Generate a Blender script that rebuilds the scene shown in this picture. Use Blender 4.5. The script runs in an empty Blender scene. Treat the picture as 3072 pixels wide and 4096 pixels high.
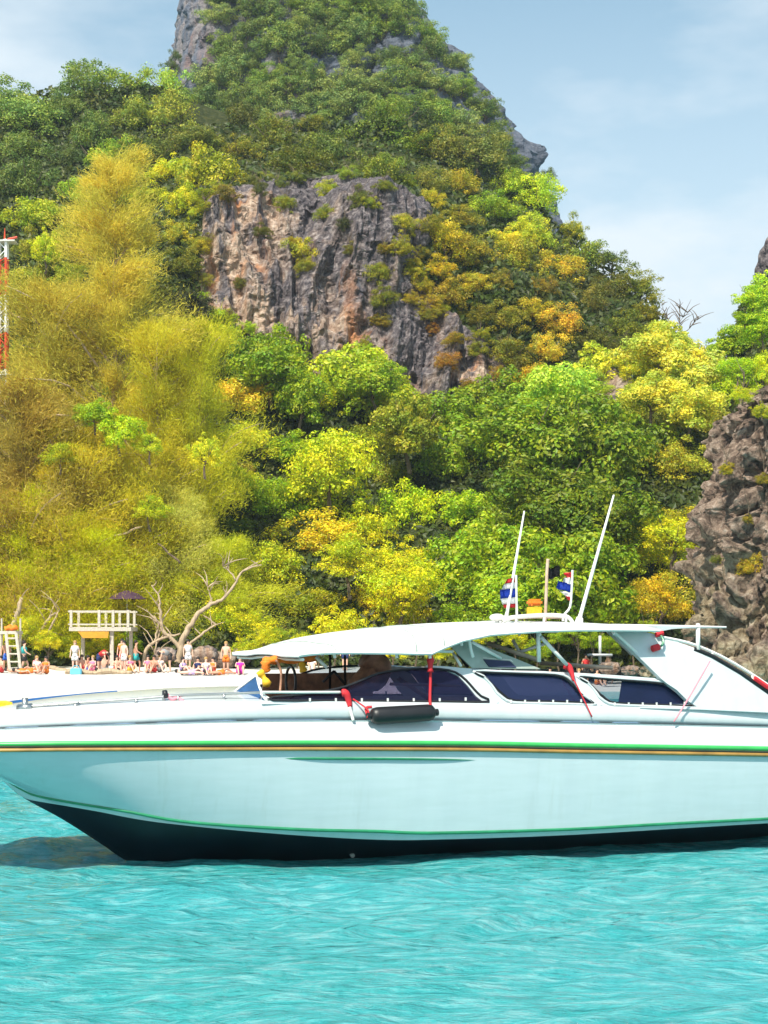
import bpy, bmesh, math, random
import numpy as np
from mathutils import Vector, Matrix, geometry
R = math.radians
rnd = random.Random(7)
C = bpy.context.scene.collection
sc = bpy.context.scene
# ------------------------------------------------------------------ camera, world, sun, exposure
F, CZ, HY = 1600.0, 2.75, 640.0          # focal length in picture pixels, eye height, horizon row (768 x 1024 picture)
cam = bpy.data.cameras.new('camera'); camo = bpy.data.objects.new('camera', cam); C.objects.link(camo)
camo.location = (0, 0, CZ); camo.rotation_euler = (R(90), 0, 0)
cam.sensor_fit = 'HORIZONTAL'; cam.sensor_width = 36; cam.lens = 36*F/768; cam.shift_y = (HY-512)/768
cam.clip_start = 0.5; cam.clip_end = 8000
sc.camera = camo
SUN_EL, SUN_AZ = 52, 24                  # azimuth: degrees to the left of straight behind the camera
w = bpy.data.worlds.new('World'); sc.world = w; w.use_nodes = True
nt = w.node_tree; nt.nodes.clear()
wo = nt.nodes.new('ShaderNodeOutputWorld'); bg = nt.nodes.new('ShaderNodeBackground')
sky = nt.nodes.new('ShaderNodeTexSky'); sky.sky_type = 'NISHITA'; sky.sun_disc = False
sdir = Vector((-math.sin(R(SUN_AZ))*math.cos(R(SUN_EL)), -math.cos(R(SUN_AZ))*math.cos(R(SUN_EL)), math.sin(R(SUN_EL))))
sky.sun_elevation = R(SUN_EL); sky.sun_rotation = R(180+SUN_AZ)
sky.air_density = 1.0; sky.dust_density = 1.0; sky.ozone_density = 1.0
tc = nt.nodes.new('ShaderNodeTexCoord'); mp = nt.nodes.new('ShaderNodeMapping'); mp.inputs['Scale'].default_value = (1.2, 1.2, 3.2)
nz = nt.nodes.new('ShaderNodeTexNoise'); nz.inputs['Scale'].default_value = 2.3; nz.inputs['Detail'].default_value = 6; nz.inputs['Roughness'].default_value = .55
cr = nt.nodes.new('ShaderNodeMapRange'); cr.inputs[1].default_value = .44; cr.inputs[2].default_value = .66; cr.inputs[3].default_value = .05; cr.inputs[4].default_value = .8
mx = nt.nodes.new('ShaderNodeMix'); mx.data_type = 'RGBA'; mx.inputs[7].default_value = (5.6, 6.3, 6.8, 1)
nt.links.new(tc.outputs['Generated'], mp.inputs[0]); nt.links.new(mp.outputs[0], nz.inputs['Vector']); nt.links.new(nz.outputs[0], cr.inputs[0])
sx_ = nt.nodes.new('ShaderNodeSeparateXYZ'); nt.links.new(tc.outputs['Generated'], sx_.inputs[0])
hz = nt.nodes.new('ShaderNodeMapRange'); hz.interpolation_type = 'SMOOTHSTEP'; nt.links.new(sx_.outputs[2], hz.inputs[0]); hz.inputs[1].default_value = .52; hz.inputs[2].default_value = .08; hz.inputs[4].default_value = .8
ad = nt.nodes.new('ShaderNodeMath'); ad.operation = 'ADD'; ad.use_clamp = True; nt.links.new(cr.outputs[0], ad.inputs[0]); nt.links.new(hz.outputs[0], ad.inputs[1])
nt.links.new(ad.outputs[0], mx.inputs[0]); tn = nt.nodes.new('ShaderNodeMix'); tn.data_type = 'RGBA'; tn.blend_type = 'MULTIPLY'; tn.inputs[0].default_value = 1; tn.inputs[7].default_value = (.80, 1.19, 1.10, 1)
nt.links.new(sky.outputs[0], tn.inputs[6]); nt.links.new(tn.outputs[2], mx.inputs[6]); nt.links.new(mx.outputs[2], bg.inputs[0])
bg.inputs[1].default_value = .11
nt.links.new(bg.outputs[0], wo.inputs[0])
sl = bpy.data.lights.new('sun', 'SUN'); so = bpy.data.objects.new('sun', sl); C.objects.link(so)
sl.energy = 4.9; sl.angle = R(.5); sl.color = (1, .94, .82)
so.rotation_euler = sdir.to_track_quat('Z', 'Y').to_euler()
sc.view_settings.view_transform = 'Standard'; sc.view_settings.look = 'None'; sc.view_settings.exposure = .48; sc.view_settings.gamma = 1
sc.view_settings.use_curve_mapping = False
sc.render.engine = 'CYCLES'
sc.cycles.max_bounces = 7; sc.cycles.diffuse_bounces = 4; sc.cycles.glossy_bounces = 3; sc.cycles.transparent_max_bounces = 12; sc.cycles.transmission_bounces = 4
sc.cycles.caustics_reflective = False; sc.cycles.caustics_refractive = False; sc.cycles.use_denoising = True

# ------------------------------------------------------------------ helpers
def tag(o, label=None, cat=None, group=None, kind=None):
    if label: o['label'] = label
    if cat: o['category'] = cat
    if group: o['group'] = group
    if kind: o['kind'] = kind
    return o
def empty(name, loc=(0, 0, 0), rz=0):
    o = bpy.data.objects.new(name, None); C.objects.link(o); o.location = loc; o.rotation_euler = (0, 0, rz); o.empty_display_size = .2
    return o
def obj(name, me, mat=None, parent=None, smooth=False):
    o = bpy.data.objects.new(name, me); C.objects.link(o)
    if mat is not None and not me.materials: me.materials.append(mat)
    if parent is not None: o.parent = parent
    if smooth: me.polygons.foreach_set('use_smooth', [True]*len(me.polygons))
    return o
def npmesh(name, V, Fc, smooth=False):
    """V (n,3) array, Fc (m,k) array of equal-size faces"""
    me = bpy.data.meshes.new(name); n, k = Fc.shape
    me.vertices.add(len(V)); me.vertices.foreach_set('co', np.asarray(V, np.float32).ravel())
    me.loops.add(n*k); me.loops.foreach_set('vertex_index', Fc.astype(np.int32).ravel())
    me.polygons.add(n); me.polygons.foreach_set('loop_start', np.arange(0, n*k, k, dtype=np.int32))
    me.polygons.foreach_set('use_smooth', np.full(n, smooth))
    me.update(); me.validate()
    return me
def gridfaces(r, c, wrap=False):
    i = np.arange(r-1)[:, None]; j = np.arange(c if wrap else c-1)[None, :]; j2 = (j+1) % c
    return np.stack([i*c+j+0*i, i*c+j2, (i+1)*c+j2, (i+1)*c+j+0*j2], -1).reshape(-1, 4)
def _h(ix, iy, iz, s):
    n = (ix*374761393 + iy*668265263 + iz*2147483647 + s*1274126177) & 0xffffffff
    n = ((n ^ (n >> 13))*1274126177) & 0xffffffff
    n = ((n ^ (n >> 16))*2246822519) & 0xffffffff
    return ((n ^ (n >> 15)) & 0xffffff)/float(0xffffff)*2-1
def noise(x, y, z, s=0):
    x, y, z = np.broadcast_arrays(np.asarray(x, float), np.asarray(y, float), np.asarray(z, float))
    ix, iy, iz = np.floor(x).astype(np.int64), np.floor(y).astype(np.int64), np.floor(z).astype(np.int64)
    fx, fy, fz = x-ix, y-iy, z-iz
    fx, fy, fz = [t*t*t*(t*(t*6-15)+10) for t in (fx, fy, fz)]
    r = 0
    for a in (0, 1):
        for b in (0, 1):
            for c in (0, 1):
                r = r + _h(ix+a, iy+b, iz+c, s)*(fx if a else 1-fx)*(fy if b else 1-fy)*(fz if c else 1-fz)
    return r
def fbm(x, y, z, o=4, s=0, g=.5):
    r, a = 0, 1.
    for i in range(o): r = r + a*noise(x*2**i, y*2**i, z*2**i, s+i*7); a *= g
    return r
def ridged(x, y, z, o=4, s=0):
    r, a = 0, 1.
    for i in range(o): r = r + a*(1-2*np.abs(noise(x*2**i, y*2**i, z*2**i, s+i*5))); a *= .5
    return r
def W(px, py, Y):
    return Vector(((px-384)/F*Y, Y, CZ+(HY-py)/F*Y))
def bx(bm, x0, x1, y0, y1, z0, z1, bev=0):
    m = Matrix.Translation(((x0+x1)/2, (y0+y1)/2, (z0+z1)/2)) @ Matrix.Diagonal((abs(x1-x0), abs(y1-y0), abs(z1-z0), 1))
    r = bmesh.ops.create_cube(bm, size=1, matrix=m)
    if bev: bmesh.ops.bevel(bm, geom=list({e for v in r['verts'] for e in v.link_edges}), offset=bev, segments=2, affect='EDGES')
def tube(bm, pts, rad, n=8, cap=True):
    pts = [Vector(p) for p in pts]
    rads = rad if isinstance(rad, (list, tuple)) else [rad]*len(pts)
    rings = []; prev = None
    for i, p in enumerate(pts):
        t = (pts[min(i+1, len(pts)-1)]-pts[max(i-1, 0)]).normalized()
        if prev is None: a = Vector((0, 0, 1)) if abs(t.z) < .9 else Vector((1, 0, 0)); u = t.cross(a).normalized()
        else: u = (prev-t*prev.dot(t)).normalized()
        prev = u; v = t.cross(u)
        rings.append([bm.verts.new(p+rads[i]*(math.cos(2*math.pi*k/n)*u+math.sin(2*math.pi*k/n)*v)) for k in range(n)])
    for a, b in zip(rings, rings[1:]):
        for k in range(n): bm.faces.new((a[k], a[(k+1) % n], b[(k+1) % n], b[k]))
    if cap: bm.faces.new(rings[0][::-1]); bm.faces.new(rings[-1])
def smoothpts(pts, k=4):
    pts = [Vector(p) for p in pts]; out = []
    for i in range(len(pts)-1):
        p0, p1, p2, p3 = pts[max(i-1, 0)], pts[i], pts[i+1], pts[min(i+2, len(pts)-1)]
        for j in range(k):
            t = j/k
            out.append(.5*((2*p1)+(p2-p0)*t+(2*p0-5*p1+4*p2-p3)*t*t+(3*p1-p0-3*p2+p3)*t**3))
    out.append(pts[-1]); return out
def B2(bm, name):
    bmesh.ops.recalc_face_normals(bm, faces=bm.faces[:])
    me = bpy.data.meshes.new(name); bm.to_mesh(me); bm.free(); return me
def lin(c):
    return tuple((v/255/12.92 if v <= 10 else ((v/255+.055)/1.055)**2.4) for v in c)

# ------------------------------------------------------------------ materials
class N:
    def __init__(s, name):
        s.m = bpy.data.materials.new(name); s.m.use_nodes = True; s.t = s.m.node_tree; s.t.nodes.clear()
        s.out = s.n('OutputMaterial')
    def n(s, typ, **kw):
        d = s.t.nodes.new('ShaderNode'+typ)
        for k, v in kw.items():
            if k.startswith('_'): setattr(d, k[1:], v)
            else: d.inputs[k.replace('__', ' ')].default_value = v
        return d
    def l(s, a, b): s.t.links.new(a, b)
    def noise(s, scale, detail=4, rough=.5, vec=None, dist=0):
        d = s.n('TexNoise', Scale=scale, Detail=detail, Roughness=rough, Distortion=dist)
        if vec is not None: s.l(vec, d.inputs['Vector'])
        return d.outputs[0]
    def vec(s, scale=(1, 1, 1), coord='Object', rot=(0, 0, 0)):
        t = s.n('TexCoord'); m = s.n('Mapping'); m.inputs['Scale'].default_value = scale; m.inputs['Rotation'].default_value = rot
        s.l(t.outputs[coord], m.inputs[0]); return m.outputs[0]
    def ramp(s, fac, stops):
        r = s.n('ValToRGB'); e = r.color_ramp.elements
        while len(e) < len(stops): e.new(.5)
        for i, (p, c) in enumerate(stops): e[i].position = p; e[i].color = (*c, 1) if len(c) == 3 else c
        s.l(fac, r.inputs[0]); return r.outputs[0]
    def mix(s, f, a, b, mode='MIX'):
        d = s.n('Mix', _data_type='RGBA', _blend_type=mode)
        for v, i in ((f, 0), (a, 6), (b, 7)):
            if isinstance(v, (int, float)): d.inputs[i].default_value = v
            elif isinstance(v, tuple): d.inputs[i].default_value = (*v, 1)
            else: s.l(v, d.inputs[i])
        return d.outputs[2]
    def bump(s, h, strength=.3, dist=.05):
        b = s.n('Bump', Strength=strength, Distance=dist); s.l(h, b.inputs['Height']); return b.outputs[0]
    def princ(s, col, rough=.6, metal=0, normal=None, spec=.5, **kw):
        p = s.n('BsdfPrincipled', Roughness=rough, Metallic=metal); p.inputs['Specular IOR Level'].default_value = spec
        if isinstance(col, tuple): p.inputs[0].default_value = (*col, 1)
        else: s.l(col, p.inputs[0])
        if normal is not None: s.l(normal, p.inputs['Normal'])
        for k, v in kw.items(): p.inputs[k.replace('__', ' ')].default_value = v
        s.l(p.outputs[0], s.out.inputs[0]); return p
def simple(name, c, rough=.5, metal=0, var=.08, scale=6, spec=.5, bump=0, **kw):
    n = N(name); f = n.noise(scale, 5, .6, n.vec())
    col = n.ramp(f, [(.3, tuple(x*(1-var) for x in c)), (.7, tuple(min(1, x*(1+var)) for x in c))])
    nm = n.bump(n.noise(scale*5, 4, .6, n.vec()), bump, .02) if bump else None
    n.princ(col, rough, metal, nm, spec, **kw); return n.m
M = {}
def gelcoat():
    n = N('gelcoat_white'); v = n.vec()
    st = n.noise(1.2, 5, .6, n.vec((5, 1, .5))); g = n.noise(7, 4, .6, v)
    c = n.mix(.5, n.ramp(st, [(.35, (.54, .58, .59)), (.6, (.60, .63, .64))]), n.ramp(g, [(.4, (.57, .61, .62)), (.7, (.62, .65, .66))]))
    n.princ(c, .22, 0, n.bump(n.noise(1.6, 2, .5, v), .06, .05), .5, Coat__Weight=.35); return n.m
M['white'] = gelcoat()
def hullmat():
    n = N('gelcoat_pale_aqua')
    st = n.noise(1.0, 5, .6, n.vec((3, 1, .35))); s2 = n.noise(5, 5, .6, n.vec((.35, 1, 3)))
    c = n.mix(.5, n.ramp(st, [(.3, (.52, .60, .64)), (.65, (.59, .67, .70))]), n.ramp(s2, [(.35, (.53, .62, .63)), (.7, (.61, .69, .72))]))
    ms = n.ramp(n.noise(2.2, 7, .7, n.vec((3.2, 1, .22))), [(.56, (0, 0, 0)), (.74, (.22, .22, .22))]); c = n.mix(ms, c, (.36, .40, .34))
    sc2 = n.ramp(n.noise(3, 8, .75, n.vec((.8, 1, 9))), [(.66, (0, 0, 0)), (.7, (.35, .35, .35))]); c = n.mix(sc2, c, (.42, .46, .47))
    n.princ(c, .16, 0, n.bump(n.noise(1.2, 2, .5, n.vec()), .08, .05), .5, Coat__Weight=.5); return n.m
M['hull'] = hullmat()
M['dark'] = simple('antifouling_dark', (.003, .006, .012), .4, var=.5, scale=3, spec=.25)
M['green'] = simple('green_trim', (.05, .42, .10), .35, var=.1)
M['dgreen'] = simple('dark_green_trim', (.02, .22, .10), .35, var=.2)
M['orange_trim'] = simple('ochre_rubber', (.36, .20, .05), .5, var=.3, scale=3)
M['grey'] = simple('grey_rubber', (.30, .38, .34), .5)
M['steel'] = simple('stainless', (.5, .5, .48), .3, 1)
M['pole'] = simple('white_tube', (.75, .74, .7), .35)
M['canvas'] = simple('white_canvas', (.66, .66, .64), .65, var=.04, scale=3, bump=.15)
M['under'] = simple('canopy_lining', (.42, .36, .28), .8, var=.15)
M['black'] = simple('black_rubber', (.012, .012, .014), .45, var=.3, bump=.1)
M['red'] = simple('red_rope', (.62, .02, .03), .7)
M['pink'] = simple('faded_red_cord', (.8, .28, .34), .8)
M['life'] = simple('orange_nylon', (.9, .22, .015), .7, var=.25, scale=14, bump=.3)
M['yellow'] = simple('yellow_nylon', (.8, .48, .02), .7, var=.2, scale=14)
M['brown'] = simple('brown_vinyl', (.30, .15, .09), .55, var=.5, scale=8, bump=.2)
M['tan'] = simple('tan_vinyl', (.55, .38, .28), .6, var=.3, scale=9)
M['blue'] = simple('blue_paint', (.02, .13, .38), .35, var=.2, scale=3)
M['navy'] = simple('navy_fabric', (.025, .032, .085), .7, var=.4, scale=3)
M['sheer'] = simple('grey_green_panel', (.33, .38, .34), .5, var=.12)
M['rail_wood'] = simple('weathered_pale_wood', (.52, .46, .38), .8, var=.25, scale=12, bump=.3)
M['sign'] = simple('ochre_board', (.6, .28, .02), .7, var=.15)
M['mast_red'] = simple('mast_red', (.6, .06, .02), .5)
M['flag_red'] = simple('flag_red', (.6, .03, .04), .8); M['flag_white'] = simple('flag_white', (.8, .8, .8), .8); M['flag_blue'] = simple('flag_blue', (.02, .07, .5), .8)
def glass(name, tint, op):
    n = N(name); t = n.n('BsdfTransparent'); t.inputs[0].default_value = (*tint, 1)
    p = n.n('BsdfPrincipled', Roughness=.04); p.inputs[0].default_value = (.03, .04, .10, 1)
    m = n.n('MixShader'); m.inputs[0].default_value = op
    n.l(t.outputs[0], m.inputs[1]); n.l(p.outputs[0], m.inputs[2]); n.l(m.outputs[0], n.out.inputs[0]); return n.m
M['glass'] = glass('tinted_glass', (.38, .38, .55), .6); M['glass_clear'] = glass('light_tinted_glass', (.75, .8, .85), .14)
M['glass_light'] = glass('purple_tinted_glass', (.66, .58, .68), .2)
M['screen'] = simple('blue_acrylic', (.07, .2, .45), .15, var=.25, scale=2)

def leafmat(name, trans=.35, hue=.03, val=.35, rough=.6, spec=.25, pa=(.72, .84, .8), pb=(1.22, 1.08, .8)):
    """leaf: the thing's own Color, varied per leaf"""
    n = N(name); oi = n.n('ObjectInfo'); g = n.n('NewGeometry')
    h = n.n('HueSaturation'); n.l(oi.outputs['Color'], h.inputs['Color'])
    def mr(src, a, b):
        m = n.n('MapRange'); n.l(src, m.inputs[0]); m.inputs[3].default_value = a; m.inputs[4].default_value = b; return m.outputs[0]
    n.l(mr(g.outputs['Random Per Island'], .5-hue, .5+hue), h.inputs['Hue'])
    wn = n.n('TexWhiteNoise', _noise_dimensions='1D'); n.l(g.outputs['Random Per Island'], wn.inputs['W'])
    n.l(mr(wn.outputs[0], 1-val, 1+val), h.inputs['Value'])
    ov = n.vec((1, 1, 1)); add = n.n('VectorMath', _operation='ADD'); n.l(ov, add.inputs[0])
    cmb = n.n('CombineXYZ'); m9 = n.n('Math', _operation='MULTIPLY'); m9.inputs[1].default_value = 57.; n.l(oi.outputs['Random'], m9.inputs[0]); n.l(m9.outputs[0], cmb.inputs[0]); n.l(cmb.outputs[0], add.inputs[1])
    cl = n.ramp(n.noise(.42, 2, .5, add.outputs[0]), [(.4, (0, 0, 0)), (.58, (1, 1, 1))])
    c = n.mix(cl, n.mix(1, h.outputs[0], pa, 'MULTIPLY'), n.mix(1, h.outputs[0], pb, 'MULTIPLY'))
    p = n.princ(c, rough, 0, None, spec); tr = n.n('BsdfTranslucent'); m = n.n('MixShader'); m.inputs[0].default_value = trans
    n.l(c, tr.inputs[0]); n.l(p.outputs[0], m.inputs[1]); n.l(tr.outputs[0], m.inputs[2]); n.l(m.outputs[0], n.out.inputs[0]); return n.m
M['leaf'] = leafmat('broad_leaf', .35, .03, .4, .5, .4); M['needle'] = leafmat('casuarina_needle', .45, .012, .3, pa=(.86, .92, .9), pb=(1.05, 1.03, .9))
def barkm(name, c):
    n = N(name); v = n.vec((3, 3, .6)); f = n.noise(3, 6, .65, v)
    n.princ(n.ramp(f, [(.3, tuple(x*.5 for x in c)), (.7, c)]), .85, 0, n.bump(f, .6, .1), .2); return n.m
M['bark'] = barkm('bark', (.22, .16, .11)); M['palebark'] = barkm('driftwood', (.60, .45, .30))
def rockmat(name, wet=0, blue=0):
    n = N(name); v = n.vec((1, 1, 1), 'Object'); vs = n.vec((.5, .5, .055), 'Object')
    streak = n.noise(1.0, 7, .62, vs, .6); big = n.noise(.09, 4, .55, v); fine = n.noise(2.2, 8, .68, v)
    grey = n.ramp(fine, [(.32, (.025, .022, .028)), (.5, (.12, .10, .105)), (.7, (.36, .31, .30))])
    tan = n.ramp(fine, [(.3, (.20, .12, .08)), (.5, (.46, .32, .23)), (.72, (.75, .62, .5))])
    rust = n.ramp(fine, [(.3, (.30, .12, .05)), (.7, (.62, .31, .15))])
    c = n.mix(n.ramp(streak, [(.43, (0, 0, 0)), (.53, (1, 1, 1))]), grey, tan)
    c = n.mix(n.ramp(n.noise(.8, 5, .6, n.vec((.5, .5, .05), 'Object', (.2, 0, 0)), .3), [(.56, (0, 0, 0)), (.66, (1, 1, 1))]), c, rust)
    tz = n.n('TexCoord'); sz = n.n('SeparateXYZ'); n.l(tz.outputs['Object'], sz.inputs[0]); mz = n.n('MapRange'); n.l(sz.outputs[2], mz.inputs[0]); mz.inputs[1].default_value = 20; mz.inputs[2].default_value = 37; mz.inputs[3].default_value = -.15; mz.inputs[4].default_value = .1
    sb = n.n('Math', _operation='ADD'); mxx = n.n('MapRange'); n.l(sz.outputs[0], mxx.inputs[0]); mxx.inputs[1].default_value = -13; mxx.inputs[2].default_value = 2; mxx.inputs[3].default_value = -.19; mxx.inputs[4].default_value = .1; s2_ = n.n('Math', _operation='ADD'); n.l(big, s2_.inputs[0]); n.l(mxx.outputs[0], s2_.inputs[1]); big = s2_.outputs[0]; n.l(big, sb.inputs[0]); n.l(mz.outputs[0], sb.inputs[1]); big = sb.outputs[0]
    c = n.mix(n.ramp(big, [(.4, (0, 0, 0)), (.56, (1, 1, 1))]), c, grey)
    c = n.mix(n.ramp(n.noise(1.3, 5, .6, n.vec((.9, .9, .07), 'Object')), [(.6, (0, 0, 0)), (.7, (.85, .85, .85))]), c, (.06, .065, .085))
    if blue: c = n.mix(.68, c, (.10, .13, .18))  # blue-grey shade of the peak's face put into the rock colour
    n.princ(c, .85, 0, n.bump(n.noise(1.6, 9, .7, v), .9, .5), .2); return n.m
M['rock'] = rockmat('limestone'); M['rock_far'] = rockmat('limestone_shade_blue', blue=1)
def darkrock():
    n = N('weathered_dark_rock'); v = n.vec(); fine = n.noise(1.9, 10, .72, v, .6); low = n.noise(.5, 4, .6, v)
    dk = n.ramp(fine, [(.34, (.035, .026, .024)), (.45, (.17, .115, .085)), (.57, (.40, .29, .22)), (.7, (.66, .56, .47))])
    lt = n.ramp(fine, [(.36, (.09, .06, .03)), (.5, (.34, .26, .16)), (.68, (.66, .56, .40))])
    t = n.n('TexCoord'); sp = n.n('SeparateXYZ'); n.l(t.outputs['Object'], sp.inputs[0]); m = n.n('MapRange'); n.l(sp.outputs[2], m.inputs[0]); m.inputs[1].default_value = 8.5; m.inputs[2].default_value = 5
    k = n.n('Math', _operation='MULTIPLY'); n.l(m.outputs[0], k.inputs[0]); n.l(n.ramp(low, [(.4, (0, 0, 0)), (.55, (1, 1, 1))]), k.inputs[1])
    n.princ(n.mix(k.outputs[0], dk, lt), .85, 0, n.bump(fine, 1., .5), .2); return n.m
M['rock_dark'] = darkrock()
def hillmat():
    n = N('hill_rock_and_soil')
    v = n.vec(); fine = n.noise(1.8, 7, .65, v)
    n.princ(n.ramp(fine, [(.3, (.02, .025, .008)), (.5, (.04, .05, .014)), (.72, (.09, .085, .03))]), .9, 0, n.bump(fine, .8, .5), .1); return n.m
M['soil'] = hillmat()
def sandmat():
    n = N('white_sand'); v = n.vec(); f = n.noise(.25, 5, .6, v); g = n.noise(9, 6, .7, v)
    c = n.mix(.35, n.ramp(f, [(.35, (.58, .54, .49)), (.6, (.68, .66, .63))]), n.ramp(g, [(.35, (.50, .45, .40)), (.65, (.74, .71, .68))]))
    n.princ(c, .9, 0, n.bump(n.noise(1.7, 6, .7, v), .7, .15), .2); return n.m
M['sand'] = sandmat()
def seamat():
    n = N('sea_water'); v = n.vec()
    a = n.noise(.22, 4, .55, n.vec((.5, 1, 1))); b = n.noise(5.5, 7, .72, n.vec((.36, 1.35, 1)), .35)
    c = n.mix(.5, n.ramp(a, [(.35, (.03, .34, .315)), (.62, (.05, .39, .425))]), n.ramp(b, [(.36, (.018, .25, .26)), (.5, (.06, .39, .42)), (.64, (.32, .59, .62))]))  # pale top stop paints streaks of sky reflection into the water colour
    r1 = n.noise(7, 6, .62, n.vec((.4, 1.3, 1))); r2 = n.noise(2.3, 5, .6, n.vec((.5, 1.2, 1), rot=(0, 0, .3)))
    nm = n.bump(n.mix(.35, r1, r2), 1., .3)
    p = n.princ(c, .08, 0, nm, .5); p.inputs['IOR'].default_value = 1.33
    return n.m
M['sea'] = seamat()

# ------------------------------------------------------------------ the sea: one sheet with modelled waves
def build_sea():
    Y = np.concatenate([np.linspace(2.5, 8, 16)[:-1], F*CZ/np.arange(1190-HY, 700-HY, -1.1), np.geomspace(74, 1150, 26)])
    pk = np.concatenate([[-9000, -4500, -2200, -1200, -700, -400], np.arange(-250, 1020, 2.2), [1150, 1400, 1800, 2800, 5000, 9500]])
    Yg, K = np.meshgrid(Y, (pk-384)/F, indexing='ij'); X = np.clip(K*Yg, -1150, 1150)
    z = np.zeros_like(X); r = random.Random(3)
    wx = X+.5*noise(X*.35, Yg*.35, 0, 91); wy = Yg+.5*noise(X*.35, Yg*.35, 5, 92)
    for i in range(46):
        lam = .2*(1.075**i); a = (.0105 if lam > .9 else .0155)*lam**.9*(.6+.8*r.random()); th = R(r.gauss(95, 27)); ph = r.random()*6.3; k = 2*math.pi/lam
        s = np.sin(k*(wx*math.cos(th)+wy*math.sin(th))+ph); z += a*(s+.35*(s*s-.5))*np.clip((lam*F*1.2/Yg**1.6)/1.3, 0, 1)
    z *= .52+.3*noise(X*.2, Yg*.3, 9, 93)
    z += .012*noise(X*2.2, Yg*5, 3, 94)*(Yg < 30)
    z *= np.clip((90-Yg)/50, 0, 1)
    V = np.stack([X, Yg, z], -1).reshape(-1, 3)
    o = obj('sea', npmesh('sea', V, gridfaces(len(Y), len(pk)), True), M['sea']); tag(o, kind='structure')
build_sea()

# ------------------------------------------------------------------ beach
def sm(x, a, b): t = np.clip((x-a)/(b-a), 0, 1); return t*t*(3-2*t)
def shore(X): return 56+30*sm(X, 2., 10.5)+1.2*np.sin(X*.2)
def beach_z(X, Y):
    e = shore(X); d = Y-e
    z = np.where(d < 0, np.maximum(d*.09, -2.5), 1.05*(1-np.exp(-d/14.))+np.clip(d-30, 0, 99)*.03)
    return z+.05*fbm(X*.3, Y*.3, 0, 4, 40)*np.clip(d/8, 0, 1)
def build_beach():
    xs = np.concatenate([np.linspace(-160, -45, 14)[:-1], np.linspace(-45, 45, 190), np.linspace(45, 160, 14)[1:]]); ys = np.linspace(38, 104, 170)
    Yg, X = np.meshgrid(ys, xs, indexing='ij'); z = beach_z(X, Yg)
    z += np.clip(1-np.abs(Yg-88-2*np.sin(X*.3))/4, 0, 1)*.22*(noise(X*.9, Yg*.9, 0, 41)*.5+.5)
    tag(obj('beach', npmesh('beach', np.stack([X, Yg, z], -1).reshape(-1, 3), gridfaces(len(ys), len(xs)), True), M['sand']), kind='structure')
    zb = np.linspace(-8, -2.6, 2)
build_beach()
def seabed():
    bm = bmesh.new(); vs = [bm.verts.new(p) for p in ((-1150, -40, -3), (1150, -40, -3), (1150, 1150, -3), (-1150, 1150, -3))]; bm.faces.new(vs)
    tag(obj('seabed', B2(bm, 'seabed'), M['sand']), kind='structure')
seabed()

# ------------------------------------------------------------------ the hill behind the beach (rays from the eye only lay out the grid; it is a solid slope)
KP = [-260, -60, 0, 100, 170, 210, 300, 400, 470, 540, 600, 640, 700, 722, 745, 768, 860, 1060]
N1 = [(440, 116), (430, 118), (430, 120), (400, 121), (372, 123), (362, 126), (385, 128), (405, 128), (415, 127), (415, 126), (420, 124), (430, 120), (450, 116), (460, 114), (455, 114), (450, 114), (440, 112), (440, 112)]
N2 = [(330, 128), (300, 130), (300, 130), (280, 134), (215, 136), (195, 135), (186, 136), (190, 137), (250, 138), (290, 137), (330, 135), (355, 130), (410, 124), (425, 122), (385, 124), (360, 124), (330, 124), (330, 124)]
N3 = [(140, 165), (125, 165), (112, 166), (88, 170), (88, 172), (108, 172), (135, 166), (150, 165), (180, 162), (222, 158), (272, 152), (300, 146), (372, 138), (388, 134), (340, 140), (310, 142), (240, 150), (230, 150)]
def hill_nodes(px):
    f = lambda L, i: np.interp(px, KP, [q[i] for q in L])
    base = (np.full_like(px, 669.), 92.5+1.2*np.sin(px*.02))
    return [base, (f(N1, 0), f(N1, 1)), (f(N2, 0), f(N2, 1)), (f(N3, 0), f(N3, 1))]
def hill_at(px, py):
    """distance Y of the undisplaced slope seen at (px, py)"""
    nd = hill_nodes(np.array([float(px)])); ys = [float(n[0][0]) for n in nd]; Ys = [float(n[1][0]) for n in nd]
    return float(np.interp(-py, [-y for y in ys], Ys))
from mathutils.bvhtree import BVHTree
EYE = Vector((0, 0, CZ)); BV = {}
def ground(name, px, py, dflt):
    if name not in BV:
        me = bpy.data.objects[name].data; n = len(me.vertices); co = np.empty(n*3, np.float32); me.vertices.foreach_get('co', co)
        BV[name] = BVHTree.FromPolygons([tuple(c) for c in co.reshape(-1, 3).tolist()], [tuple(p.vertices) for p in me.polygons])
    h = BV[name].ray_cast(EYE, (W(px, py, 100)-EYE).normalized()); return h[0].y if h[0] is not None else dflt
def hill_disp(X, Y, z, cliff):
    ax, az = X*.9, z*.9
    d = 1.6*fbm(X*.11, z*.11, Y*.05, 3, 11)
    fl = 1.5*ridged(X*.27+.5*noise(X*.2, z*.1, 0, 19), z*.045, 0, 4, 12)+.42*fbm(X*1.1, z*.6, Y*.3, 4, 13)+.2*ridged(X*1.3, z*1.3, 0, 3, 15)
    return d+fl*(.25+.75*cliff)
ROCK_POLY = [(203, 212), (232, 188), (290, 176), (345, 172), (395, 184), (432, 205), (428, 243), (404, 272), (425, 292), (455, 318), (490, 345), (518, 378), (500, 402), (440, 415), (400, 395), (350, 384), (312, 384), (285, 348), (250, 338), (210, 315), (198, 268)]
ROCK2 = [(596, 345), (625, 340), (632, 380), (622, 425), (604, 418), (598, 380)]
def inpoly(x, y, P):
    c = False; j = len(P)-1
    for i in range(len(P)):
        (xi, yi), (xj, yj) = P[i], P[j]
        if (yi > y) != (yj > y) and x < (xj-xi)*(y-yi)/(yj-yi)+xi: c = not c
        j = i
    return c
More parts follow.
